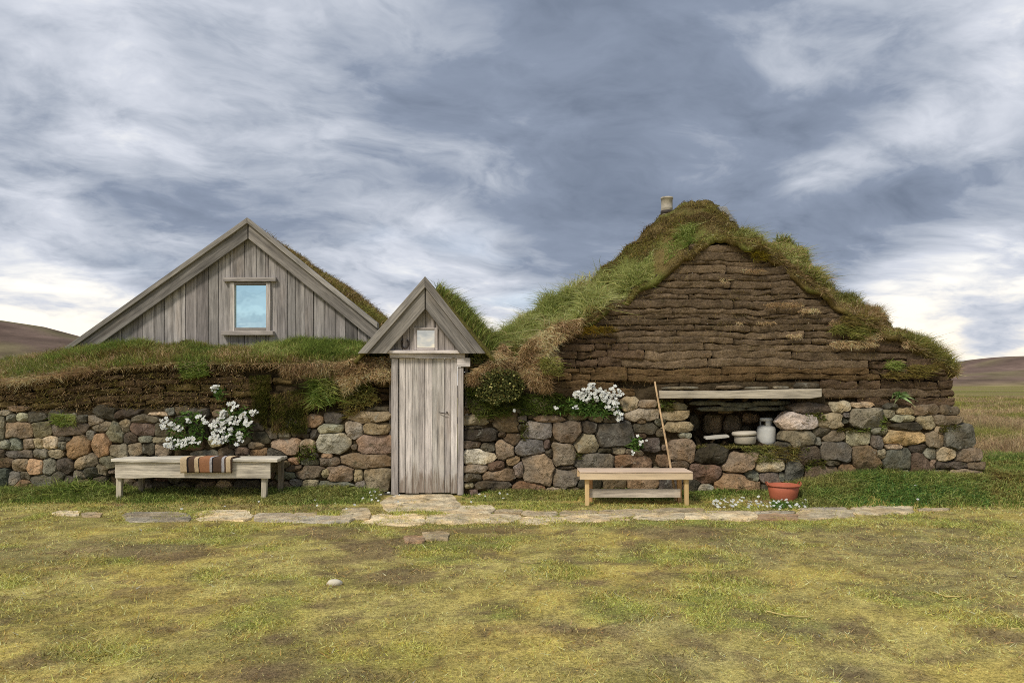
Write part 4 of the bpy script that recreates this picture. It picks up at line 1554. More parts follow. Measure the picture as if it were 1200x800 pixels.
big_grass(10000, 968, 1118, 0.1, 1.0, GREEN + OLIVE + TAN, [2, 1.5, 2, 1, 1, 1, 1, .5, 1, .7, 1, .5], 0.15, 0.008, (.1, -0.15, 1), spread=.3, droop=.35)
big_grass(2500, 885, 955, 0.6, 1.0, LUSH, None, 0.17, 0.009, (.1, -0.35, 1))
# dead grass along the gable edge
big_grass(5000, 640, 985, 0.0, 0.12, TAN + MOSSB + OLIVE, [.6, .6, .4, 1, 2, 2, 2, 1, 1, 1, 1, 1], 0.075, 0.007, (0, -0.7, -0.1), 'hanging_dead_grass', .5, .35)
big_grass(3500, 960, 1118, 0.0, 0.25, TAN + MOSSB + OLIVE, None, 0.07, 0.007, (0.1, -0.7, 0.1), 'hanging_dead_grass', .5, .45)
# big tan hangings left of the gable
for poly, nn, bl in (([(546, 440), (572, 424), (590, 402), (604, 420), (596, 432), (572, 436), (562, 446), (548, 448)], 4500, .20),
                     ([(604, 424), (612, 404), (652, 378), (680, 372), (682, 386), (660, 396), (640, 416), (622, 432), (612, 440)], 4200, .16),
                     ([(608, 430), (632, 418), (650, 412), (656, 420), (646, 432), (646, 458), (634, 460), (620, 450)], 3400, .17)):
    wall_fuzz(poly, nn, TAN + MOSSB[:2], [2.4, 2, 2, 1.2, .3, .3], 0.095, 0.008, (-0.05, -0.6, -0.5), 'hanging_dead_grass', turf, -0.08, .45, .55, bl * .75)
wall_fuzz([(632, 420), (650, 418), (662, 432), (656, 442), (636, 438)], 500, GREEN, None, 0.10, 0.010, (0, -0.8, .2), 'ledge_grass', turf, -0.25, .5, .35)
wall_fuzz([(545, 455), (600, 440), (612, 470), (596, 486), (560, 490), (545, 470)], 2600, [alb(76, 84, 36), alb(60, 68, 30), alb(92, 98, 48)], None, 0.09, 0.010, (0, -0.8, 0.0), 'ledge_grass', turf, -0.08, .5, .4)
wall_fuzz([(604, 462), (650, 460), (680, 470), (670, 484), (610, 486)], 1600, [alb(76, 88, 36), alb(60, 72, 30), alb(92, 104, 48)], None, 0.08, 0.010, (0, -0.8, 0.1), 'ledge_grass', turf, -0.06, .5, .4)
for (x, y_, w, h, nn) in ((780, 476, 18, 12, 240), (955, 488, 22, 10, 240), (955, 545, 24, 14, 300), (1000, 504, 40, 5, 180), (1112, 502, 24, 8, 200), (614, 505, 8, 26, 160), (677, 534, 10, 8, 80), (1034, 496, 8, 20, 120), (1040, 548, 24, 8, 140), (935, 528, 24, 8, 150)):
    wall_fuzz([(x - w / 2, y_ - h / 2), (x + w / 2, y_ - h / 2), (x + w / 2, y_ + h / 2), (x - w / 2, y_ + h / 2)], nn, MOSSG + LUSH[:2], None, 0.06, 0.009, (0, -0.8, 0.3), 'ledge_grass', turf, -0.05, .5, .35)
wall_fuzz([(546, 480), (800, 480), (800, 580), (546, 580)], 1000, MOSSG + MOSSB, None, 0.035, 0.007, (0, -0.8, 0.3), 'joint_moss', turf, 0.03, .4)
wall_fuzz([(940, 480), (1120, 480), (1140, 570), (920, 570)], 900, MOSSG + MOSSB, None, 0.035, 0.007, (0, -0.8, 0.3), 'joint_moss', turf, 0.03, .4)
# flank wall running back from the corner
vv, ff = [], []
for i_, Yq in enumerate(np.linspace(0.12, 4.5, 30)):
    for j_, zq in enumerate(np.linspace(-0.1, 1.75, 14)):
        vv.append((6.34 - 0.17 * zq + 0.02 * Yq + (float(fbm(Yq * 2, zq * 2, 1.0, 3)) - .5) * 0.12, Yq + BATTER * zq, zq))
for i_ in range(29):
    for j_ in range(13):
        a = i_ * 14 + j_
        ff.append([a, a + 14, a + 15, a + 1])
o = mk('flank_wall', vv, ff, M_SOIL, turf, alb(88, 72, 54))
m = o.modifiers.new('solid', 'SOLIDIFY')
m.thickness = 0.3
m.offset = -1

# stove pipe and slab on the ridge
c0 = at(781.5, 250, 2.15)
dd = (2.15 - CAMY) / F
chm = empty('chimney', (0, 0, 0))
chm.parent = turf
WLOC[chm.name] = np.array(c0)
chm.location = c0 - WLOC[turf.name]
rr = 6.6 * dd
M_FLUE = plain('scorched_flue_metal', (0.50, 0.44, 0.34), 0.55, 0.4, 0.55, 7)
v, f = lathe([(rr, -0.15), (rr, 0.06), (rr * 1.02, 0.065), (rr * 1.02, 0.09), (rr, 0.095), (rr, 0.23), (rr * 1.1, 0.235), (rr * 1.1, 0.262), (rr * .93, 0.262), (rr * .9, 0.1)], 24, c0)
mk('flue_pipe', v, f, M_FLUE, chm)
v, f = lathe([(rr * 1.02, -0.02), (rr * 1.12, -0.01), (rr * 1.12, 0.03), (rr * 1.02, 0.04)], 24, c0)
mk('flue_collar', v, f, M_IRON, chm)
v, f = prism([tuple(at(838, 245, 1.9)[[0, 2]]), tuple(at(846, 262, 1.9)[[0, 2]]), tuple(at(857, 262, 1.9)[[0, 2]]), tuple(at(848, 245, 1.9)[[0, 2]])], 1.72, 1.80)
mk('ridge_slab', v, f, plain('grey_slab', (0.34, 0.34, 0.34), .8), turf, None, False, 0.01)

# ------------------------------------------------------------------ niche with its shelf of turf
SILL_Z = float(on_wall(np.array(850.), np.array(523.))[2])
nx0, nx1 = float(on_wall(np.array(798.), np.array(500.))[0]), float(on_wall(np.array(934.), np.array(500.))[0])
NTOP = float(on_wall(np.array(850.), np.array(466.))[2])


def rough_sheet(name, fn, nu, nv_, parent, colr, mat=None):
    U, V_ = np.meshgrid(np.linspace(0, 1, nu), np.linspace(0, 1, nv_))
    P_ = fn(U.ravel(), V_.ravel())
    i = np.arange(nu * nv_).reshape(nv_, nu)
    f = np.stack([i[:-1, :-1].ravel(), i[:-1, 1:].ravel(), i[1:, 1:].ravel(), i[1:, :-1].ravel()], 1).tolist()
    return mk(name, P_, f, mat or M_SOIL, parent, colr)


nz = lambda a, b, s: (fbm(a, b, s, 3) - .5)
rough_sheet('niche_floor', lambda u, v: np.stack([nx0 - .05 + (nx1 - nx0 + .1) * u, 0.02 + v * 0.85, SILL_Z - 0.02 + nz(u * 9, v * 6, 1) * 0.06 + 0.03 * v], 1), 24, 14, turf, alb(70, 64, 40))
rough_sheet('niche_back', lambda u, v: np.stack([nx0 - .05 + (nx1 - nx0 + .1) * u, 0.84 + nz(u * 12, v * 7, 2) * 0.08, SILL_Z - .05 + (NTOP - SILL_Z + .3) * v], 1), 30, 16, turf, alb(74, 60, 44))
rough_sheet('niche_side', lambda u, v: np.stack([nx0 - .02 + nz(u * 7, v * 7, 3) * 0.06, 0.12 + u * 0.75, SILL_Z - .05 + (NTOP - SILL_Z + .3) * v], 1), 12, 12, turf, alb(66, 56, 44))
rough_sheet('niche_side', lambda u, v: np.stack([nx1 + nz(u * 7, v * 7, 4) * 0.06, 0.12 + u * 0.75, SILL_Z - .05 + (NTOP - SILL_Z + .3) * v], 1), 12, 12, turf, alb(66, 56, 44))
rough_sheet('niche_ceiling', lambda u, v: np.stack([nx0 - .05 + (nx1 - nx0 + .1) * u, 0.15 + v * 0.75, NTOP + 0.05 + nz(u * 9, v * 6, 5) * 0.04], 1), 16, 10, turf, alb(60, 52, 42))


def back_stone(px, py, w, h, Y, colr, prot=0.09, name='stone'):
    na = 14
    th = np.linspace(0, 2 * math.pi, na, endpoint=False)
    fac = rng.uniform(.84, 1.08, na)
    V = []
    for sc, of in ((1, 0.06), (1, 0), (.86, -prot * .7), (.5, -prot)):
        V.append(at(px + w / 2 * fac * sc * np.sign(np.cos(th)) * np.abs(np.cos(th)) ** .75, py + h / 2 * fac * sc * np.sign(np.sin(th)) * np.abs(np.sin(th)) ** .75, Y + of + rng.normal(0, .004, na)))
    V.append(at(np.array([px]), np.array([py]), Y - prot * 1.05))
    V = np.concatenate(V)
    f = []
    for r_ in range(3):
        for k in range(na):
            f.append([r_ * na + k, (r_ + 1) * na + k, (r_ + 1) * na + (k + 1) % na, r_ * na + (k + 1) % na])
    for k in range(na):
        f.append([3 * na + k, 4 * na, 3 * na + (k + 1) % na])
    mk(name, V, f, M_STONE, turf, colr)


for (a, b, w, h, c) in ((812, 495, 16, 22, 'd'), (834, 496, 24, 26, 'b'), (858, 497, 22, 24, 'b'), (880, 490, 22, 14, 'o'), (876, 504, 18, 12, 'd'), (903, 494, 20, 22, 'd'), (923, 494, 18, 24, 'd'), (850, 482, 20, 5, 't'), (908, 510, 24, 12, 'b'), (840, 510, 16, 8, 'd')):
    back_stone(a, b, w, h, 0.82, SC[c])
for (a, b, w, h) in ((828, 472, 50, 6), (868, 474, 48, 7), (905, 472, 50, 7), (845, 479, 66, 6), (895, 479, 44, 5), (922, 478, 20, 8)):
    back_stone(a, b, w, h, 0.34, alb(104, 104, 94) * rng.uniform(.8, 1.1), 0.05, 'lintel_slate')
for (a, b, w, h, c) in ((797, 454.5, 44, 4, 'g'), (854, 453.5, 34, 5, 'b'), (888, 454.5, 30, 3.5, 'g'), (915, 454, 20, 4, 'g'), (945, 451.5, 34, 8, 'd')):
    back_stone(a, b, w, h, 0.06, SC[c], 0.05, 'lintel_slate')
# plank over the niche
p0, p1 = at(772, 462, -0.02), at(963, 461, -0.02)
vv, ff = [], []
nst = 14
for i_ in range(nst + 1):
    t = i_ / nst
    xx = 772 + 191 * t
    yt = 457.5 + 0.8 * math.sin(t * 5) - 1.2 * t
    yb = 467.3 - 0.6 * math.sin(t * 4 + 1) - 2.0 * (t > .93) - 1.0 * t
    for (yy, Yq) in ((yb, -0.05), (yt, -0.05), (yt - .4, 0.22), (yb - .4, 0.22)):
        vv.append(tuple(at(xx, yy, Yq)))
for i_ in range(nst):
    for k in range(4):
        ff.append([i_ * 4 + k, i_ * 4 + (k + 1) % 4, i_ * 4 + 4 + (k + 1) % 4, i_ * 4 + 4 + k])
ff += [[3, 2, 1, 0], [nst * 4 + k for k in range(4)]]
mk('lintel_plank', vv, ff, wood_mat(90), turf, alb(166, 156, 138), False, 0.006)
# grass on the shelf
n = 2600
xg = rng.uniform(nx0 - .02, nx1 - .05, n)
yg = 0.02 + rng.uniform(0, 1, n) ** 1.4 * 0.6
blades('shelf_grass', np.stack([xg, yg, np.full(n, SILL_Z - .02)], 1), np.array([[0, -.4, 1]]) + rng.normal(0, .35, (n, 3)), 0.06 * rng.uniform(.4, 1.2, n), 0.007, pick(GREEN + OLIVE + MOSSG[:2], n), M_GRASS, turf, .5)
wall_fuzz([(866, 522), (938, 524), (930, 540), (885, 542)], 900, GREEN + OLIVE, None, 0.08, 0.008, (0, -.7, .3), 'shelf_grass', turf, -0.07, .5, .4)

# ------------------------------------------------------------------ things in the niche
dN = (0.34 - CAMY) / F
cp = at(898, 523.5, 0.34)
cyl = empty('gas_cylinder', tuple(cp), 'small white steel gas cylinder with collar standing in the stone niche', 'gas cylinder')
M_CYL = plain('chalky_white_paint', (0.66, 0.65, 0.60), 0.5, 0.4, 0.22, 6)
rr = 11 * dN
H = 34 * dN
v, f = lathe([(0, 0.03), (rr * .8, 0.03), (rr * .95, 0.05), (rr, 0.085), (rr, H * .56), (rr * .97, H * .63), (rr * .86, H * .70), (rr * .6, H * .745), (rr * .3, H * .76), (0, H * .765)], 32, cp)
mk('tank', v, f, M_CYL, cyl)
v, f = lathe([(rr * .80, 0.0), (rr * .82, 0.0), (rr * .82, 0.045), (rr * .80, 0.045)], 32, cp)
mk('foot_ring', v, f, M_CYL, cyl)
v, f = lathe([(0, H * .75), (rr * .17, H * .75), (rr * .17, H * .86), (rr * .11, H * .87), (rr * .11, H * .93), (0, H * .93)], 16, cp)
mk('valve', v, f, plain('brass', (0.42, 0.36, 0.24), .45, .5, .2, 20, .6), cyl)
# collar with hand openings: a ring on three uprights
v, f = lathe([(rr * .62, H * .90), (rr * .66, H * .90), (rr * .66, H), (rr * .60, H), (rr * .60, H * .9), (rr * .62, H * .9)], 32, cp)
mk('collar_ring', v, f, M_CYL, cyl)
for a0 in (R(245), R(5), R(125)):
    vv, ff = [], []
    for k in range(7):
        a = a0 + R(50) * k / 6
        for (q, zq) in ((.60, .70), (.60, .91), (.655, .91), (.655, .70)):
            vv.append((cp[0] + rr * q * math.cos(a), cp[1] + rr * q * math.sin(a), cp[2] + H * zq))
    for k in range(6):
        for j_ in range(4):
            ff.append([k * 4 + j_, k * 4 + (j_ + 1) % 4, k * 4 + 4 + (j_ + 1) % 4, k * 4 + 4 + j_])
    ff += [[3, 2, 1, 0], [24, 25, 26, 27]]
    mk('collar_upright', vv, ff, M_CYL, cyl)

cp2 = at(873, 520, 0.22)
dP = (0.22 - CAMY) / F
crock = empty('lidded_crock', tuple(cp2), 'cream stoneware crock with a loose lid beside the gas cylinder', 'crock')
M_CREAM = plain('cream_stoneware', (0.52, 0.46, 0.36), .55, .4, .2, 8)
rr = 13 * dP
v, f = lathe([(0, 0), (rr * .82, 0), (rr * .92, .02), (rr * .97, 8 * dP), (rr * .97, 9.3 * dP), (rr * .9, 9.3 * dP), (rr * .88, .03), (0, .03)], 30, cp2)
mk('bowl', v, f, M_CREAM, crock)
v, f = lathe([(0, 10.2 * dP), (rr * .98, 10.2 * dP), (rr * 1.08, 10.8 * dP), (rr * 1.08, 13.4 * dP), (rr * 1.0, 14.6 * dP), (rr * .5, 15.2 * dP), (0, 15.2 * dP)], 30, cp2 + np.array([-0.012, 0, 0]))
v = [(q[0], q[1], q[2] + (q[0] - cp2[0]) * 0.05) for q in v]
mk('lid', v, f, plain('cream_lid', (0.62, 0.55, 0.44), .55, .4, .2, 8), crock)
a_, b_ = at(826, 513.5, 0.16), at(853, 511, 0.22)
vv, ff = [], []
for i_ in range(5):
    t = i_ / 4
    q = a_ * (1 - t) + b_ * t
    hh = 0.018 * (1 - 0.25 * abs(2 * t - 1))
    for (oy, oz) in ((-0.07, -hh), (-0.07, hh), (.07, hh + .012), (.07, -hh + .012)):
        vv.append((q[0], q[1] + oy, q[2] + oz))
for i_ in range(4):
    for k in range(4):
        ff.append([i_ * 4 + k, i_ * 4 + (k + 1) % 4, i_ * 4 + 4 + (k + 1) % 4, i_ * 4 + 4 + k])
ff += [[3, 2, 1, 0], [16, 17, 18, 19]]
o = mk('white_board_offcut', vv, ff, plain('bleached_board', (.62, .58, .5), .7, .2, .15, 14), None, None, False, 0.004, base=True)
tag(o, 'short flat white board lying on the turf shelf of the niche', 'board')


# ------------------------------------------------------------------ benches
def board(name, parent, x0, x1, y0, y1, z0, z1, ang, colr, kind='grey', bv=0.006, warp=0.004, axis='x'):
    nst = 8
    vv, ff = [], []
    for i_ in range(nst + 1):
        t = i_ / nst
        e = rng.normal(0, warp, 3)
        if axis == 'x':
            xx = x0 + (x1 - x0) * t
            vv += [(xx, y0 + e[0], z0 + e[1]), (xx, y0 + e[0], z1 + e[2]), (xx, y1 + e[0], z1 + e[2]), (xx, y1 + e[0], z0 + e[1])]
    for i_ in range(nst):
        for k in range(4):
            ff.append([i_ * 4 + k, i_ * 4 + (k + 1) % 4, i_ * 4 + 4 + (k + 1) % 4, i_ * 4 + 4 + k])
    ff += [[3, 2, 1, 0], [nst * 4 + k for k in range(4)]]
    return mk(name, vv, ff, wood_mat(ang, kind), parent, colr, False, bv)


def leg(parent, top, bot, w, d, colr, kind='grey', name='leg'):
    vv = []
    for (p, s) in ((bot, .86), (top, 1)):
        for (a, b) in ((-1, -1), (1, -1), (1, 1), (-1, 1)):
            vv.append((p[0] + a * w / 2 * s, p[1] + b * d / 2 * s, p[2]))
    ff = [[3, 2, 1, 0], [4, 5, 6, 7], [0, 1, 5, 4], [1, 2, 6, 5], [2, 3, 7, 6], [3, 0, 4, 7]]
    return mk(name, vv, ff, wood_mat(0, kind), parent, colr, False, 0.005)


# left bench: old grey boards
BYL = -0.52
bd = (BYL - CAMY) / F
bx0, bx1 = (133.5 - 600) * bd, (317 - 600) * bd
bzt, bzb = CAMZ - (540 - HZ) * bd, CAMZ - (560 - HZ) * bd
tilt = lambda t: -0.035 * t
bl = empty('bench', ((bx0 + bx1) / 2, BYL + .15, 0), 'old bleached grey plank bench against the wall below the white flowers', 'bench', 'benches along the front walls')
sil = alb(186, 178, 162)
o1 = board('apron', bl, bx0 + 0.01, bx1, BYL, BYL + 0.035, bzb, bzt - .015, 90, alb(182, 172, 154), 'grey', .005)
for k, (ya, yb) in enumerate(((-0.03, 0.135), (0.142, 0.30), (0.307, 0.44))):
    board('seat_board', bl, bx0 - 0.02 + rng.uniform(-.03, .03), bx1 + 0.08 + rng.uniform(-.04, .03), BYL + ya, BYL + yb, bzt - 0.012, bzt + 0.028, 90, sil * rng.uniform(.9, 1.08), 'grey', .006, .005)
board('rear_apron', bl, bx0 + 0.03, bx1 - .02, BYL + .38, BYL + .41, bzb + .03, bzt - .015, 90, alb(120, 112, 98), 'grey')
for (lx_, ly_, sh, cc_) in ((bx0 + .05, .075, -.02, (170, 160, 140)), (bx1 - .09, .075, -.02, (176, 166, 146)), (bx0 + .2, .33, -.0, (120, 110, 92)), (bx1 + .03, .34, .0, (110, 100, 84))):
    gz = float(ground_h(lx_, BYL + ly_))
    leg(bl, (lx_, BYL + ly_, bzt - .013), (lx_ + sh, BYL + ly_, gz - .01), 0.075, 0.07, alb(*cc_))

# striped blanket folded over the front edge of that bench
kx0, kx1 = (213.5 - 600) * bd, (273.5 - 600) * bd
prof = [(.30, bzt + .035), (.2, bzt + .055), (.05, bzt + .058), (-.035, bzt + .052), (-.058, bzt + .03), (-.060, bzt - .03), (-.052, bzt - .125), (-.046, bzt - .148)]
th_ = 0.028
cr = []
for i_, (a, b) in enumerate(prof):
    cr.append((a, b))
inn = [(-.036, bzt - .146), (-.036, bzt - .03), (-.033, bzt + .029), (0.05, bzt + .0295), (.2, bzt + .0295), (.30, bzt + .0295)]
ring = cr + inn
nr = len(ring)
vv, ff = [], []
nst = 30
for i_ in range(nst + 1):
    t = i_ / nst
    xx = kx0 + (kx1 - kx0) * t
    ed = 1 - 0.35 * (abs(2 * t - 1) ** 10)
    for j_, (a, b) in enumerate(ring):
        wv = (float(fbm(t * 6, j_ * .5, 2.0, 2)) - .5) * 0.012
        if j_ < len(cr):
            vv.append((xx + (float(vnoise(j_ * .8, 3.0)) - .5) * .012, BYL + (a - wv) if a < 0 else BYL + a, b + (wv if a > -.04 else 0) - (1 - ed) * .015))
        else:
            vv.append((xx, BYL + a, b))
for i_ in range(nst):
    for k in range(nr):
        ff.append([i_ * nr + k, i_ * nr + (k + 1) % nr, (i_ + 1) * nr + (k + 1) % nr, (i_ + 1) * nr + k])
ff += [list(range(nr))[::-1], [nst * nr + k for k in range(nr)]]
mb, g, out = new_mat('striped_wool')
tc = g.node('ShaderNodeTexCoord')
ox_, oy_, oz_ = g.xyz(tc.outputs['Object'])
t_ = g.math('DIVIDE', g.math('ADD', ox_, (kx1 - kx0) / 2), kx1 - kx0)
t_ = g.math('ADD', t_, g.math('MULTIPLY', g.math('SUBTRACT', g.noise(tc.outputs['Object'], 14, 2), .5), .02))
CR_, DK, BR, BK, GR = tuple(alb(206, 182, 146, 1.2)), tuple(alb(84, 66, 52)), tuple(alb(150, 106, 76)), tuple(alb(40, 34, 32)), tuple(alb(176, 172, 172, 1.2))
st = g.ramp(t_, [(0, CR_), (.12, BK), (.16, DK), (.27, CR_), (.35, BK), (.37, BR), (.57, GR), (.61, BK), (.64, DK), (.80, GR), (.85, DK), (.88, CR_), (.97, DK)], 'CONSTANT')
wv_ = g.node('ShaderNodeTexWave')
wv_.inputs['Scale'].default_value = 60
wv_.bands_direction = 'Z'
g.put(wv_.inputs[0], tc.outputs['Object'])
nn_ = g.noise(tc.outputs['Object'], 120, 3, .6)
st = g.mix(1.0, st, g.ramp(nn_, [(.3, .7), (.7, 1.2)]), 'MULTIPLY')
principled(g, out, st, .95, .1, g.math('ADD', wv_.outputs[1], nn_), .6, .006)
blk = mk('blanket', vv, ff, mb, None, None, True, 0, base=True, center=((kx0 + kx1) / 2, BYL + .1, 0))
tag(blk, 'folded brown and cream striped wool blanket hanging over the grey bench edge', 'blanket')

# right bench: new pale pine
BYR = -0.94
bd = (BYR - CAMY) / F
bx0, bx1 = (679.5 - 600) * bd, (812 - 600) * bd
bzt, bzb = CAMZ - (554 - HZ) * bd, CAMZ - (562 - HZ) * bd
br = empty('bench', ((bx0 + bx1) / 2, BYR + .15, 0), 'low new pale pine bench on the flagstones below the leaning stick', 'bench', 'benches along the front walls')
pine = alb(220, 190, 156, 1.2)
board('apron', br, bx0, bx1, BYR, BYR + .04, bzb, bzt - .003, 90, pine, 'pine', .004, .001)
for k, (ya, yb) in enumerate(((-.004, .132), (.136, .272), (.276, .41))):
    board('seat_board', br, bx0 + .002, bx1 - .002 - .003 * k, BYR + ya, BYR + yb, bzt, bzt + .018, 90, alb(212 - 4 * k, 188 - 4 * k, 164 - 4 * k, 1.2), 'pine', .003, .001)
board('rear_apron', br, bx0 + .002, bx1 - .002, BYR + .36, BYR + .40, bzb, bzt - .003, 90, alb(196, 166, 128), 'pine', .004, .001)
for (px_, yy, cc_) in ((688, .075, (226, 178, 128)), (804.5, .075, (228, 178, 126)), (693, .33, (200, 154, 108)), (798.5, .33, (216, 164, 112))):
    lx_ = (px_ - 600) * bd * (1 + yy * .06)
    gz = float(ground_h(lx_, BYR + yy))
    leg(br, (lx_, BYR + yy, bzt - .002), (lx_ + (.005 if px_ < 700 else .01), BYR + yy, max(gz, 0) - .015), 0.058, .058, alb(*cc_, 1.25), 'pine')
board('foot_rail', br, (692 - 600) * bd, (800 - 600) * bd, BYR + .112, BYR + .135, CAMZ - (583 - HZ) * bd * 1.01, CAMZ - (573 - HZ) * bd * 1.01, 90, alb(176, 164, 148), 'grey', .004, .001)

# leaning broom stick
A_, B_ = at(784, 548, -0.62), at(768, 447, -0.06)
A_ = np.array([A_[0] + 0.085, A_[1] - .02, 0.02])
pts = []
for k in range(9):
    t = k / 8
    q = A_ * (1 - t) + B_ * t
    pts.append((q[0] + .008 * math.sin(t * 5), q[1], q[2]))
v, f = tube(pts, [.017 - .005 * (k / 8) for k in range(9)], 10)
o = mk('leaning_stick', v, f, wood_mat(-6), None, alb(176, 148, 112), True, base=True)
tag(o, 'long thin bare wooden stick leaning on the wall behind the pine bench', 'stick')

# red tub
cp = on_ground(np.array([918.]), np.array([583.5]), 0.05)[0]
dT = (cp[1] - CAMY) / F
cp[2] = float(ground_h(cp[0], cp[1])) - .005
tub = empty('red_tub', tuple(cp), 'faded red plastic tub with two handles at the foot of the stone wall', 'tub')
rt, rb, hh = 18.2 * dT, 14.2 * dT, 20.5 * dT
M_RED = plain('sun_faded_red_plastic', (0.50, 0.140, 0.072), .6, .35, .3, 6)
v, f = lathe([(0, 0), (rb * .96, 0), (rb, .012), (rb + (rt - rb) * .55, hh * .55), (rb + (rt - rb) * .56, hh * .58), (rt, hh * .97), (rt * .97, hh * .98), (rb * .97 + (rt - rb) * .4, hh * .5), (rb * .93, .02), (0, .02)], 36, cp)
mk('basin', v, f, M_RED, tub)
v, f = lathe([(rt * .98, hh * .95), (rt * 1.05, hh * .95), (rt * 1.06, hh * .985), (rt * 1.05, hh * 1.01), (rt * .98, hh * 1.01), (rt * .98, hh * .95)], 36, cp)
mk('rim', v, f, M_RED, tub)
for sgn in (-1, 1):
    pts = []
    for k in range(9):
        a = math.pi * k / 8
        pts.append((cp[0] + sgn * rt * 1.02 + sgn * .012 * math.sin(a), cp[1] + .055 * math.cos(a), cp[2] + hh * 1.0 + .035 * math.sin(a)))
    v, f = tube(pts, .008, 8)
    mk('handle', v, f, M_RED, tub)

# ------------------------------------------------------------------ flagstone path
path = empty('stone_path', (0, -1.2, 0), 'row of uneven pale flagstones along the foot of the walls', 'path', kind='structure')
FL = [(62, 92, 597.5, 603, 'w'), (96, 119, 599, 604, 't'), (147, 221, 598, 609.5, 'g'), (229, 296, 596, 608.5, 'w'), (300, 348, 600, 610, 'g'), (345, 372, 599, 605, 't'), (338, 412, 603, 611, 'g'), (400, 433, 594, 605, 'l'),
      (425, 496, 596, 612, 'w'), (449, 535, 579, 597, 'l'), (498, 606, 600, 610, 'w'), (518, 578, 590.5, 599.5, 'l'), (580, 612, 594.5, 600, 't'), (609, 660, 602, 610.5, 'w'), (612, 652, 596, 601.5, 'l'), (656, 700, 597, 602, 't'),
      (663, 742, 602, 610, 'w'), (704, 760, 596.5, 601.5, 't'), (744, 800, 602, 609.5, 'l'), (764, 822, 595, 601, 't'), (802, 884, 602, 609.5, 'w'), (826, 880, 597.5, 601.5, 'l'), (885, 934, 601.5, 608.5, 'o'), (884, 930, 597.5, 601, 'g'),
      (936, 1000, 597, 606, 'l'), (1000, 1068, 592, 601, 'l'), (938, 990, 593.5, 597, 'g'), (1076, 1112, 594.5, 597, 't'), (474, 498, 627, 634, 'o'), (494, 526, 623, 632, 't')]
for (a, b, c, d, code) in FL:
    na = 20
    th = np.linspace(0, 2 * math.pi, na, endpoint=False) + rng.uniform(0, 1)
    nc = rng.integers(5, 8)
    fac = np.full(na, 1.12)
    for q in np.arange(nc) * 2 * math.pi / nc + rng.uniform(0, 6):
        cs = np.cos(th - q)
        fac = np.minimum(fac, np.where(cs > .2, rng.uniform(.92, 1.14) / np.maximum(cs, .2), 2))
    sq = (np.abs(np.cos(th)) ** 5.0 + np.abs(np.sin(th)) ** 5.0) ** (-1 / 5.0)
    X = (a + b) / 2 + (b - a) / 2 * 1.0 * fac * sq * np.cos(th)
    Yp = (c + d) / 2 + (d - c) / 2 * 1.02 * fac * sq * np.sin(th)
    p = on_ground(X, Yp, 0.02)
    cen = p.mean(0)
    zz = float(ground_h(cen[0], cen[1]))
    top = zz + (.009 if d < 620 else .014) + rng.uniform(0, .007)
    if 440 < a < 460 and d < 600:
        top = max(top, 0.014)
    V = []
    for sc, z in ((1.0, zz - .06), (1.0, top - .012), (.975, top), (.5, top + .004)):
        q = cen + (p - cen) * sc
        q[:, 2] = z + (rng.normal(0, .0025, na) if z > zz else 0) + (q[:, 0] - cen[0]) * 0.01
        V.append(q)
    V.append(np.array([[cen[0], cen[1], top + .004]]))
    V = np.concatenate(V)
    f = []
    for r_ in range(3):
        for k in range(na):
            f.append([r_ * na + k, r_ * na + (k + 1) % na, (r_ + 1) * na + (k + 1) % na, (r_ + 1) * na + k])
    for k in range(na):
        f.append([3 * na + k, 3 * na + (k + 1) % na, 4 * na])
    fo = mk('flagstone', V, f, M_STONE, path, {'w': alb(180, 168, 146), 't': alb(152, 140, 120), 'g': alb(144, 138, 128), 'l': alb(162, 152, 134), 'o': alb(160, 136, 114)}[code] * np.array([1.40, 1.32, 1.16]) * math.exp(rng.normal(0, .11)))
    fo.data.set_sharp_from_angle(angle=R(34))


def small_rock(px, py, wx, wz, colr, label, name='loose_stone', cat='stone'):
    cp = on_ground(np.array([float(px)]), np.array([float(py)]), 0.0)[0]
    cp[2] = float(ground_h(cp[0], cp[1]))
    dq = (cp[1] - CAMY) / F
    a, h = wx / 2 * dq, wz * dq
    vv, ff = [], []
    for i_ in range(7):
        ph = math.pi * i_ / 6
        for k in range(14):
            t = 2 * math.pi * k / 14
            r_ = 1 + (float(vnoise(math.cos(t) * 2 + 5, math.sin(t) * 2, ph * 1.3 + px)) - .5) * .5
            vv.append((cp[0] + a * r_ * math.sin(ph) * math.cos(t), cp[1] + a * .6 * r_ * math.sin(ph) * math.sin(t), cp[2] + h * (.35 - .65 * math.cos(ph)) * (1 if i_ < 6 else 1)))
    for i_ in range(6):
        for k in range(14):
            ff.append([i_ * 14 + k, i_ * 14 + (k + 1) % 14, (i_ + 1) * 14 + (k + 1) % 14, (i_ + 1) * 14 + k])
    o = mk(name, vv, ff, plain('pale_limestone', colr, .8, .2, .2, 20), None, None, base=True)
    tag(o, label, cat)


small_rock(392, 688, 18, 7.0, (0.74, 0.66, 0.50), 'small pale cream stone lying alone on the worn lawn')


def twig(pts_px, rad, colr, label):
    pts = []
    for (a, b) in pts_px:
        q = on_ground(np.array([float(a)]), np.array([float(b)]), 0.012)[0]
        pts.append((q[0], q[1], float(ground_h(q[0], q[1])) + .016))
    v, f = tube(pts, rad, 6)
    o = mk('twig', v, f, wood_mat(90), None, colr, True)
    tag(o, label, 'twig', 'pale twigs lying on the lawn')


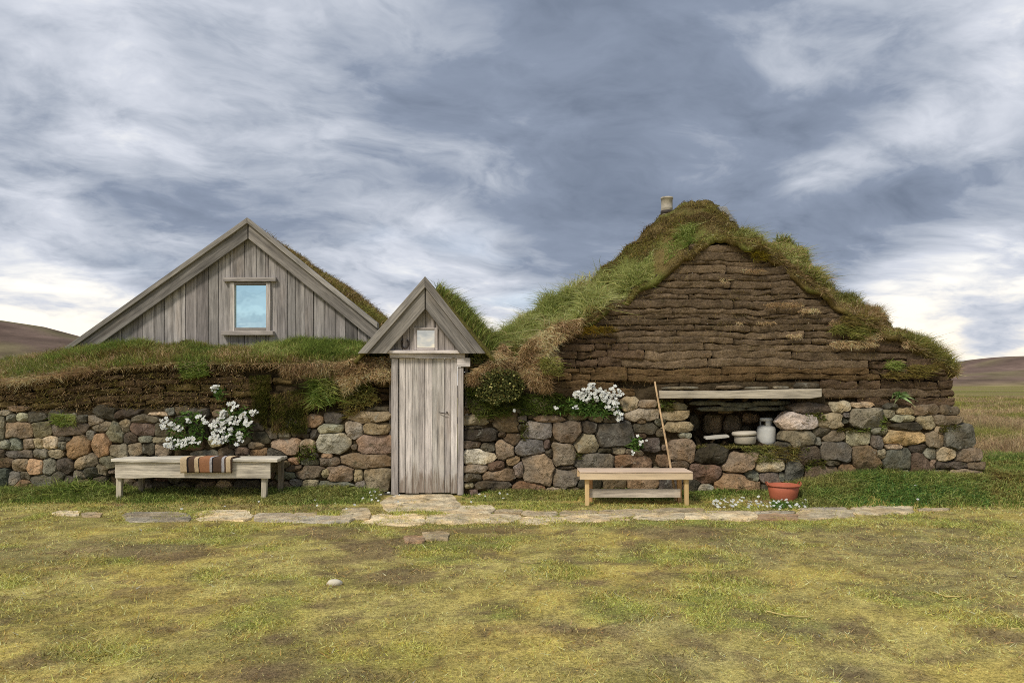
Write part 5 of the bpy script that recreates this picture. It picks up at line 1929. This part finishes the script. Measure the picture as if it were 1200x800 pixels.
twig([(1178, 676), (1184, 679), (1191, 678)], .007, alb(196, 180, 140), 'short bent pale twig at the lawn edge right of the bare path end')
twig([(898, 718), (920, 722), (948, 724)], .005, alb(190, 172, 110), 'long straw coloured stalk lying on the yellow lawn at right')
twig([(606, 660), (622, 662), (634, 661)], .005, alb(186, 168, 116), 'short straw stalk on the lawn straight before the door')
twig([(1090, 697), (1110, 704), (1130, 703)], .005, alb(180, 160, 100), 'thin straw stalk on the brownish lawn far right')

# ------------------------------------------------------------------ grass on the ground
def in_house(X, Y):
    return Y > -0.02


n = 520000
dl = rng.uniform(3.2, 9.6, n)
fr = rng.uniform(-0.80, 0.80, n)
X, Y = fr * dl, CAMY + dl
c = lawn_color(X + rng.normal(0, .05, n), Y + rng.normal(0, .05, n))
den = rng.random(n)
soil = np.clip((c[:, 1] / c[:, 0] - 0.80) / 0.14, 0.10, 1)
k = den < soil
X, Y, c, dl = X[k], Y[k], c[k], dl[k]
n = len(X)
c = c * np.exp(rng.normal(0.22, .40, (n, 1))) * np.array([1.03, 1.0, .95]) * np.exp(rng.normal(0, .08, (n, 3)))
straw = rng.random(n) < .09
c[straw] = pick([alb(196, 176, 118), alb(176, 156, 104)], straw.sum())
P3 = np.stack([X, Y, ground_h(X, Y)], 1)
ln = rng.uniform(.010, .034, n) * (0.3 + 1.4 * sstep(.3, .7, fbm(X * 5, Y * 5, 6.0, 3)))
big = rng.random(n) < .035
ln[big] *= 2.0
blades('lawn_grass', P3, np.array([[0, 0, 0.8]]) + rng.normal(0, .55, (n, 3)) * np.array([1, 1, .3]), ln, rng.uniform(.0035, .0075, n) * (.6 + dl / 9), np.clip(c, .01, .8), M_GRASS, None, .5, seg=1,
       label='short yellowish lawn grass and moss before the houses', cat='grass')


def strip(n, px0, px1, ylo, yhi, pal, wts, ln, wd, hole=(445, 540), bias=1.0, name='verge_grass', label=None, up=(0, -.1, 1), clumpk=2.0):
    """grass on the ground by photo columns at the wall, ylo..yhi metres in front"""
    u = rng.uniform(px0, px1, n)
    Y = ylo + (yhi - ylo) * rng.random(n) ** bias
    X = (u - 600) * (Y - CAMY) / F
    keep = ~((u > hole[0]) & (u < hole[1]))
    keep &= Y > ylo + (yhi - ylo) * 0.75 * fbm(X * 1.7, X * 0 + ylo, 5.0, 3) * rng.uniform(.3, 1.2, n)
    cl = fbm(X * clumpk, Y * clumpk, 3.0, 3)
    keep &= rng.random(n) < sstep(.12, .42, cl) + .15
    X, Y, cl = X[keep], Y[keep], cl[keep]
    m_ = len(X)
    p = np.stack([X, Y, ground_h(X, Y)], 1)
    fall = 0.55 + 0.45 * sstep(ylo, yhi, Y)
    blades(name, p, np.array(up)[None] + rng.normal(0, .35, (m_, 3)), ln * rng.uniform(.4, 1.15, m_) * (.4 + cl) * fall, wd, pickp(pal, p, wts, 1.6), M_GRASS, None, .45, label=label, cat='grass')


VG = LUSH + GREEN
strip(36000, -90, 450, -0.95, 0.05, VG, None, .14, .010, label='green verge grass along the foot of the left wall and bench', bias=.7)
strip(15000, 536, 940, -0.62, 0.05, VG, None, .09, .010, label='short green verge grass between door, pine bench and red tub', bias=.7)
strip(46000, 905, 1160, -1.35, 0.05, VG + [alb(84, 112, 54), alb(100, 128, 72)], None, .17, .011, label='thick green grass bank at the foot of the corner stones', bias=.8)
strip(26000, 1090, 1330, -1.45, 0.6, VG + OLIVE, None, .15, .011, label='uneven green grass spilling from the bank onto the lawn', bias=.8)
strip(34000, 1130, 1330, -1.5, 3.2, VG + OLIVE + [alb(84, 112, 54), alb(130, 140, 80)], None, .20, .012, label='lush green grass bank beyond the house corner', bias=1)
strip(13000, -60, 1190, -1.80, -0.70, LUSH + OLIVE, None, .034, .008, label='short grass growing between the flagstones', name='path_grass', clumpk=3)


def weed(n, px, Yc, w, d, pal, ln, wd, name, label, up=(0, -.2, 1)):
    X = (px - 600) * (Yc - CAMY) / F + rng.normal(0, w / 2, n)
    Y = Yc + rng.normal(0, d / 2, n)
    p = np.stack([X, Y, ground_h(X, Y)], 1)
    o = blades(name, p, np.array(up)[None] + rng.normal(0, .45, (n, 3)), ln * rng.uniform(.3, 1.1, n), wd, pick(pal, n), M_GRASS, None, .6, kind=None, label=label, cat='weed')


weed(900, 92, -.15, .42, .16, LUSH, .30, .016, 'weed_clump', 'bushy green weed clump at the wall foot left of the grey bench')
weed(500, 128, -.2, .25, .15, LUSH, .20, .014, 'weed_clump', 'low green weed clump touching the left leg of the grey bench')

# meadow beyond the corner
n = 135000
dm = 12.0 * np.exp(rng.random(n) ** 0.8 * math.log(90 / 12.0))
fr = rng.uniform(0.585, 0.90, n)
X, Y = fr * dm, CAMY + dm
keep = (X > 6.75)
X, Y, dm = X[keep], Y[keep], dm[keep]
n = len(X)
cl = fbm(X * .45, Y * .45, 3.0, 4)
keep = rng.random(n) < sstep(.28, .55, cl) + .1
X, Y, dm, cl = X[keep], Y[keep], dm[keep], cl[keep]
n = len(X)
wn_ = sstep(.42, .58, fbm(X * .22, Y * .22, 7.0, 3))[:, None]
c = pick([alb(132, 130, 66), alb(112, 116, 56), alb(146, 138, 80)], n) * (1 - wn_) + wn_ * pick([alb(156, 132, 100), alb(140, 118, 90), alb(168, 150, 112)], n)
P3 = np.stack([X, Y, ground_h(X, Y)], 1)
c = c * (.55 + .95 * fbm(X * .9, Y * .9, 9.0, 3))[:, None]
blades('meadow_grass', P3, np.array([[0, 0, 1.]]) + rng.normal(0, .35, (n, 3)), .40 * rng.uniform(.4, 1.1, n) * (.2 + 1.5 * sstep(.3, .75, cl)), .007 * (dm / 12) ** .8, c, M_GRASS, None, .5, label='rough green and tan meadow grass stretching to the hill', cat='grass')


# ------------------------------------------------------------------ flowering plants
def leaf_mesh(n, centers, size, wid):
    pass


M_LEAF = M_GRASS
M_PETAL, g, out = new_mat('white_petal')
a = g.node('ShaderNodeAttribute', attribute_name='Col')
principled(g, out, a.outputs['Color'], .7, .2)


def petals(name, pts, size, parent, tint=(0.72, 0.72, 0.66), label=None, cat=None, kind='stuff', face=(-.1, -1, .55)):
    """white blossoms: each five rounded petals round a yellow heart, turned to the light"""
    V, Fc, C = [], [], []
    k0 = 0
    for p in pts:
        nrm = Vector(face) + Vector(rng.normal(0, .35, 3))
        nrm.normalize()
        t1 = nrm.cross(Vector((0, 0, 1))).normalized()
        t2 = nrm.cross(t1)
        s = size * rng.uniform(.65, 1.15)
        a0 = rng.uniform(0, 6)
        c = np.array(tint) * rng.uniform(.85, 1.05)
        for q in range(5):
            a = a0 + q * 2 * math.pi / 5
            e1 = t1 * math.cos(a) + t2 * math.sin(a)
            e2 = t1 * math.cos(a + 1.57) + t2 * math.sin(a + 1.57)
            for (r_, w_, l_) in ((.12, -.10, 0), (.12, .10, 0), (.62, .40, .12), (1.0, .2, .06), (1.0, -.2, .06), (.62, -.40, .12)):
                V.append(tuple(Vector(p) + e1 * (s * r_) + e2 * (s * w_) + nrm * (s * l_)))
                C.append(c)
            Fc.append([k0 + i for i in range(6)])
            k0 += 6
        for q in range(5):
            a = a0 + q * 2 * math.pi / 5
            V.append(tuple(Vector(p) + (t1 * math.cos(a) + t2 * math.sin(a)) * (s * .17) + nrm * (s * .1)))
            C.append((.55, .50, .16))
        Fc.append([k0 + i for i in range(5)])
        k0 += 5
    o = mk(name, V, Fc, M_PETAL, parent, None, False, colors=np.array(C))
    return tag(o, label, cat, None, kind)


DG = [alb(72, 98, 44), alb(88, 114, 54), alb(58, 82, 38), alb(104, 126, 66)]


def flower_clump(px, py, w, h, nf, nl, label, blobs, leafpoly=None, fs=.028):
    base = on_wall(np.array(float(px)), np.array(float(py) + h / 2), -0.03)
    t = empty('flowering_plant', tuple(base), label, 'flower', 'white flowering plants on the walls')
    poly = leafpoly or [(px - w / 2, py), (px - w / 3, py - h / 2), (px + w / 3, py - h / 2), (px + w / 2, py), (px + w / 3, py + h / 2), (px - w / 3, py + h / 2)]
    x, y_ = scatter_poly(poly, nl)
    p = on_wall(x, y_, 0)
    p[:, 1] -= .03 + rng.random(nl) * .13
    blades('foliage', p, np.array([[0, -.6, .35]]) + rng.normal(0, .55, (nl, 3)), .075 * rng.uniform(.5, 1.2, nl), .020, pick(DG, nl), M_LEAF, t, .4)
    pts = []
    for (bx, by, r_, cnt) in blobs:
        a = rng.uniform(0, 6.28, cnt)
        q = np.sqrt(rng.random(cnt)) * r_
        pp_ = on_wall(bx + q * np.cos(a), by + q * np.sin(a) * .8, 0)
        pp_[:, 1] -= .15 + rng.random(cnt) * .06
        # a petal cloud stands on the outer side of the leaves; keep its place in the picture
        sc = (pp_[:, 1] - CAMY) / (pp_[:, 1] + .18 - CAMY)
        pts += list(pp_)
    petals('blossoms', pts, fs, t)
    sp = []
    return t


flower_clump(222, 506, 50, 44, 0, 500, 'white flowering plant with sparse blossoms behind the grey bench, left of two',
             [(201, 495, 8, 22), (212, 498, 5, 8), (206, 517, 7, 16), (222, 518, 7, 16), (228, 492, 5, 6), (232, 515, 5, 8), (238, 518, 3, 4), (219, 503, 3, 3), (243, 489, 5, 7), (248, 494, 3, 3), (210, 522, 6, 8)],
             [(205, 492), (225, 482), (240, 484), (244, 510), (236, 524), (210, 526), (200, 512)])
flower_clump(282, 496, 50, 40, 0, 500, 'white flowering plant thick with blossoms, right of the two behind the grey bench',
             [(262, 498, 9, 30), (270, 490, 9, 26), (258, 512, 8, 22), (266, 514, 7, 14), (281, 492, 8, 18), (292, 486, 5, 10), (296, 494, 5, 10), (301, 483, 4, 6), (307, 482, 3, 5), (271, 508, 5, 8), (278, 501, 4, 6), (286, 509, 4, 7), (279, 475, 7, 11), (283, 521, 3, 3), (266, 484, 5, 8), (286, 514, 4, 5)],
             [(262, 480), (290, 478), (300, 492), (292, 512), (270, 520), (255, 505)])
flower_clump(260, 456, 12, 14, 0, 70, 'single small white flower tuft on the brown turf above the grey bench', [(258, 455, 5, 10)], [(254, 456), (266, 456), (264, 470), (256, 468)], .026)
flower_clump(700, 474, 60, 44, 0, 750, 'dense white flower cushion on the wall left of the leaning stick',
             [(682, 461, 8, 26), (692, 455, 8, 26), (702, 462, 9, 34), (712, 466, 8, 26), (676, 462, 6, 12), (720, 472, 6, 14), (722, 462, 6, 14), (714, 474, 7, 16), (722, 484, 5, 9), (686, 466, 6, 12), (718, 455, 5, 7), (725, 490, 4, 5)],
             [(664, 470), (690, 462), (722, 470), (728, 484), (705, 488), (670, 486)])
flower_clump(745, 520, 14, 22, 0, 90, 'tiny white flower sprig between the stones above the pine bench', [(748, 515, 3, 3), (746, 520, 2, 3), (739, 529, 3, 3), (754, 514, 2, 2), (745, 508, 2, 1)], [(738, 514), (750, 512), (752, 524), (740, 528)], .024)
flower_clump(655, 477, 20, 10, 0, 60, 'few tiny white flowers on the moss left of the white cushion', [(650, 477, 3, 3), (674, 478, 4, 5), (602, 481, 2, 2)], [(646, 474), (680, 472), (680, 484), (646, 484)], .02)


# green leafy rosettes
def rosette(px, py, w, label, nleaf=16, pal=None, name='leafy_plant'):
    b = on_wall(np.array(float(px)), np.array(float(py)), -.05)
    t = empty(name, tuple(b), label, 'plant')
    dq = (b[1] - CAMY) / F
    for k in range(nleaf):
        a = math.pi * (-.12 + 1.24 * (k + rng.uniform(-.3, .3)) / (nleaf - 1))
        L = w / 2 * dq * rng.uniform(.7, 1.15)
        dirv = Vector((math.cos(a), -.75 + rng.uniform(-.3, .3), math.sin(a) * .9)).normalized()
        side = dirv.cross(Vector((0, -1, .3))).normalized()
        if side.length < .1:
            side = Vector((1, 0, 0))
        vv, ff = [], []
        for i_ in range(6):
            s = i_ / 5
            q = Vector(b) + dirv * (L * s) + Vector((0, -.2, -.45)) * (L * s * s)
            wd = .016 * (math.sin(min(s * 1.15 + .15, 1) * math.pi) ** .7 if i_ < 5 else .05) + .001
            up_ = side.cross(dirv).normalized()
            vv += [tuple(q - side * wd), tuple(q + up_ * wd * -.35), tuple(q + side * wd)]
        for i_ in range(5):
            for j_ in range(2):
                ff.append([i_ * 3 + j_, i_ * 3 + j_ + 1, i_ * 3 + 4 + j_, i_ * 3 + 3 + j_])
        cl = pick(pal or [alb(122, 142, 92), alb(100, 122, 72), alb(140, 156, 110)], 1)[0]
        mk('leaf', vv, ff, M_GRASS, t, None, True, colors=np.repeat(cl[None], 18, 0))
    return t


rosette(1054, 464, 32, 'grey green leafy rosette plant growing from the turf corner wall')
rosette(1048, 462, 20, 'small leafy shoot close beside the rosette on the corner wall', 9)
rosette(376, 462, 34, 'bright green long leaved plant on the wall left of the door', 18, [alb(128, 146, 84), alb(104, 128, 60), alb(146, 160, 106)])

# shrub hanging beside the door
b = on_wall(np.array(588.), np.array(470.), -.1)
shrub = empty('shrub', tuple(b), 'small dark green shrub with yellowish buds hanging right of the door', 'shrub')
n = 2600
x, y_ = scatter_poly([(556, 462), (564, 440), (585, 430), (606, 436), (616, 452), (606, 468), (580, 474)], n)
p = on_wall(x, y_, 0)
p[:, 1] -= .10 + rng.random(n) * .26 * np.clip(1 - ((x - 587) / 34) ** 2, .1, 1)
blades('foliage', p, np.array([[0, -.6, .1]]) + rng.normal(0, .6, (n, 3)), .04 * rng.uniform(.5, 1.2, n), .018, pick([alb(84, 88, 50), alb(66, 72, 40), alb(104, 104, 62), alb(120, 112, 60)], n, [3, 3, 2, 1]), M_GRASS, shrub, .4)
petals('buds', list(p[rng.choice(n, 60)] + np.array([[0, -.04, 0]])), .014, shrub, (.42, .38, .13))
for k in range(9):
    e = on_wall(np.array(rng.uniform(562, 612)), np.array(rng.uniform(438, 466)), -.25)
    m_ = (np.array(b) + e) / 2 + np.array([0, -.05, .04])
    v, f = tube([tuple(b + np.array([0, .08, .1])), tuple(m_), tuple(e)], [.008, .006, .003], 6)
    mk('stem', v, f, wood_mat(0), shrub, alb(84, 68, 50), True)

# daisies on the verge
pts = []
for (x0, x1, y0, y1, cnt) in ((835, 930, 584, 597, 46), (838, 880, 588, 595, 26), (905, 945, 588, 596, 14), (425, 470, 578, 590, 18), (545, 600, 578, 590, 6), (330, 420, 588, 596, 5), (1000, 1140, 572, 592, 6), (180, 320, 585, 596, 4)):
    q = on_ground(rng.uniform(x0, x1, cnt), rng.uniform(y0, y1, cnt), .06)
    q[:, 2] = ground_h(q[:, 0], q[:, 1]) + rng.uniform(.05, .10, cnt)
    pts += list(q)
petals('daisies', pts, .018, None, (.62, .62, .56), 'tiny white daisies scattered in the grass along the path', 'flowers', 'stuff', (0, -.6, 1))
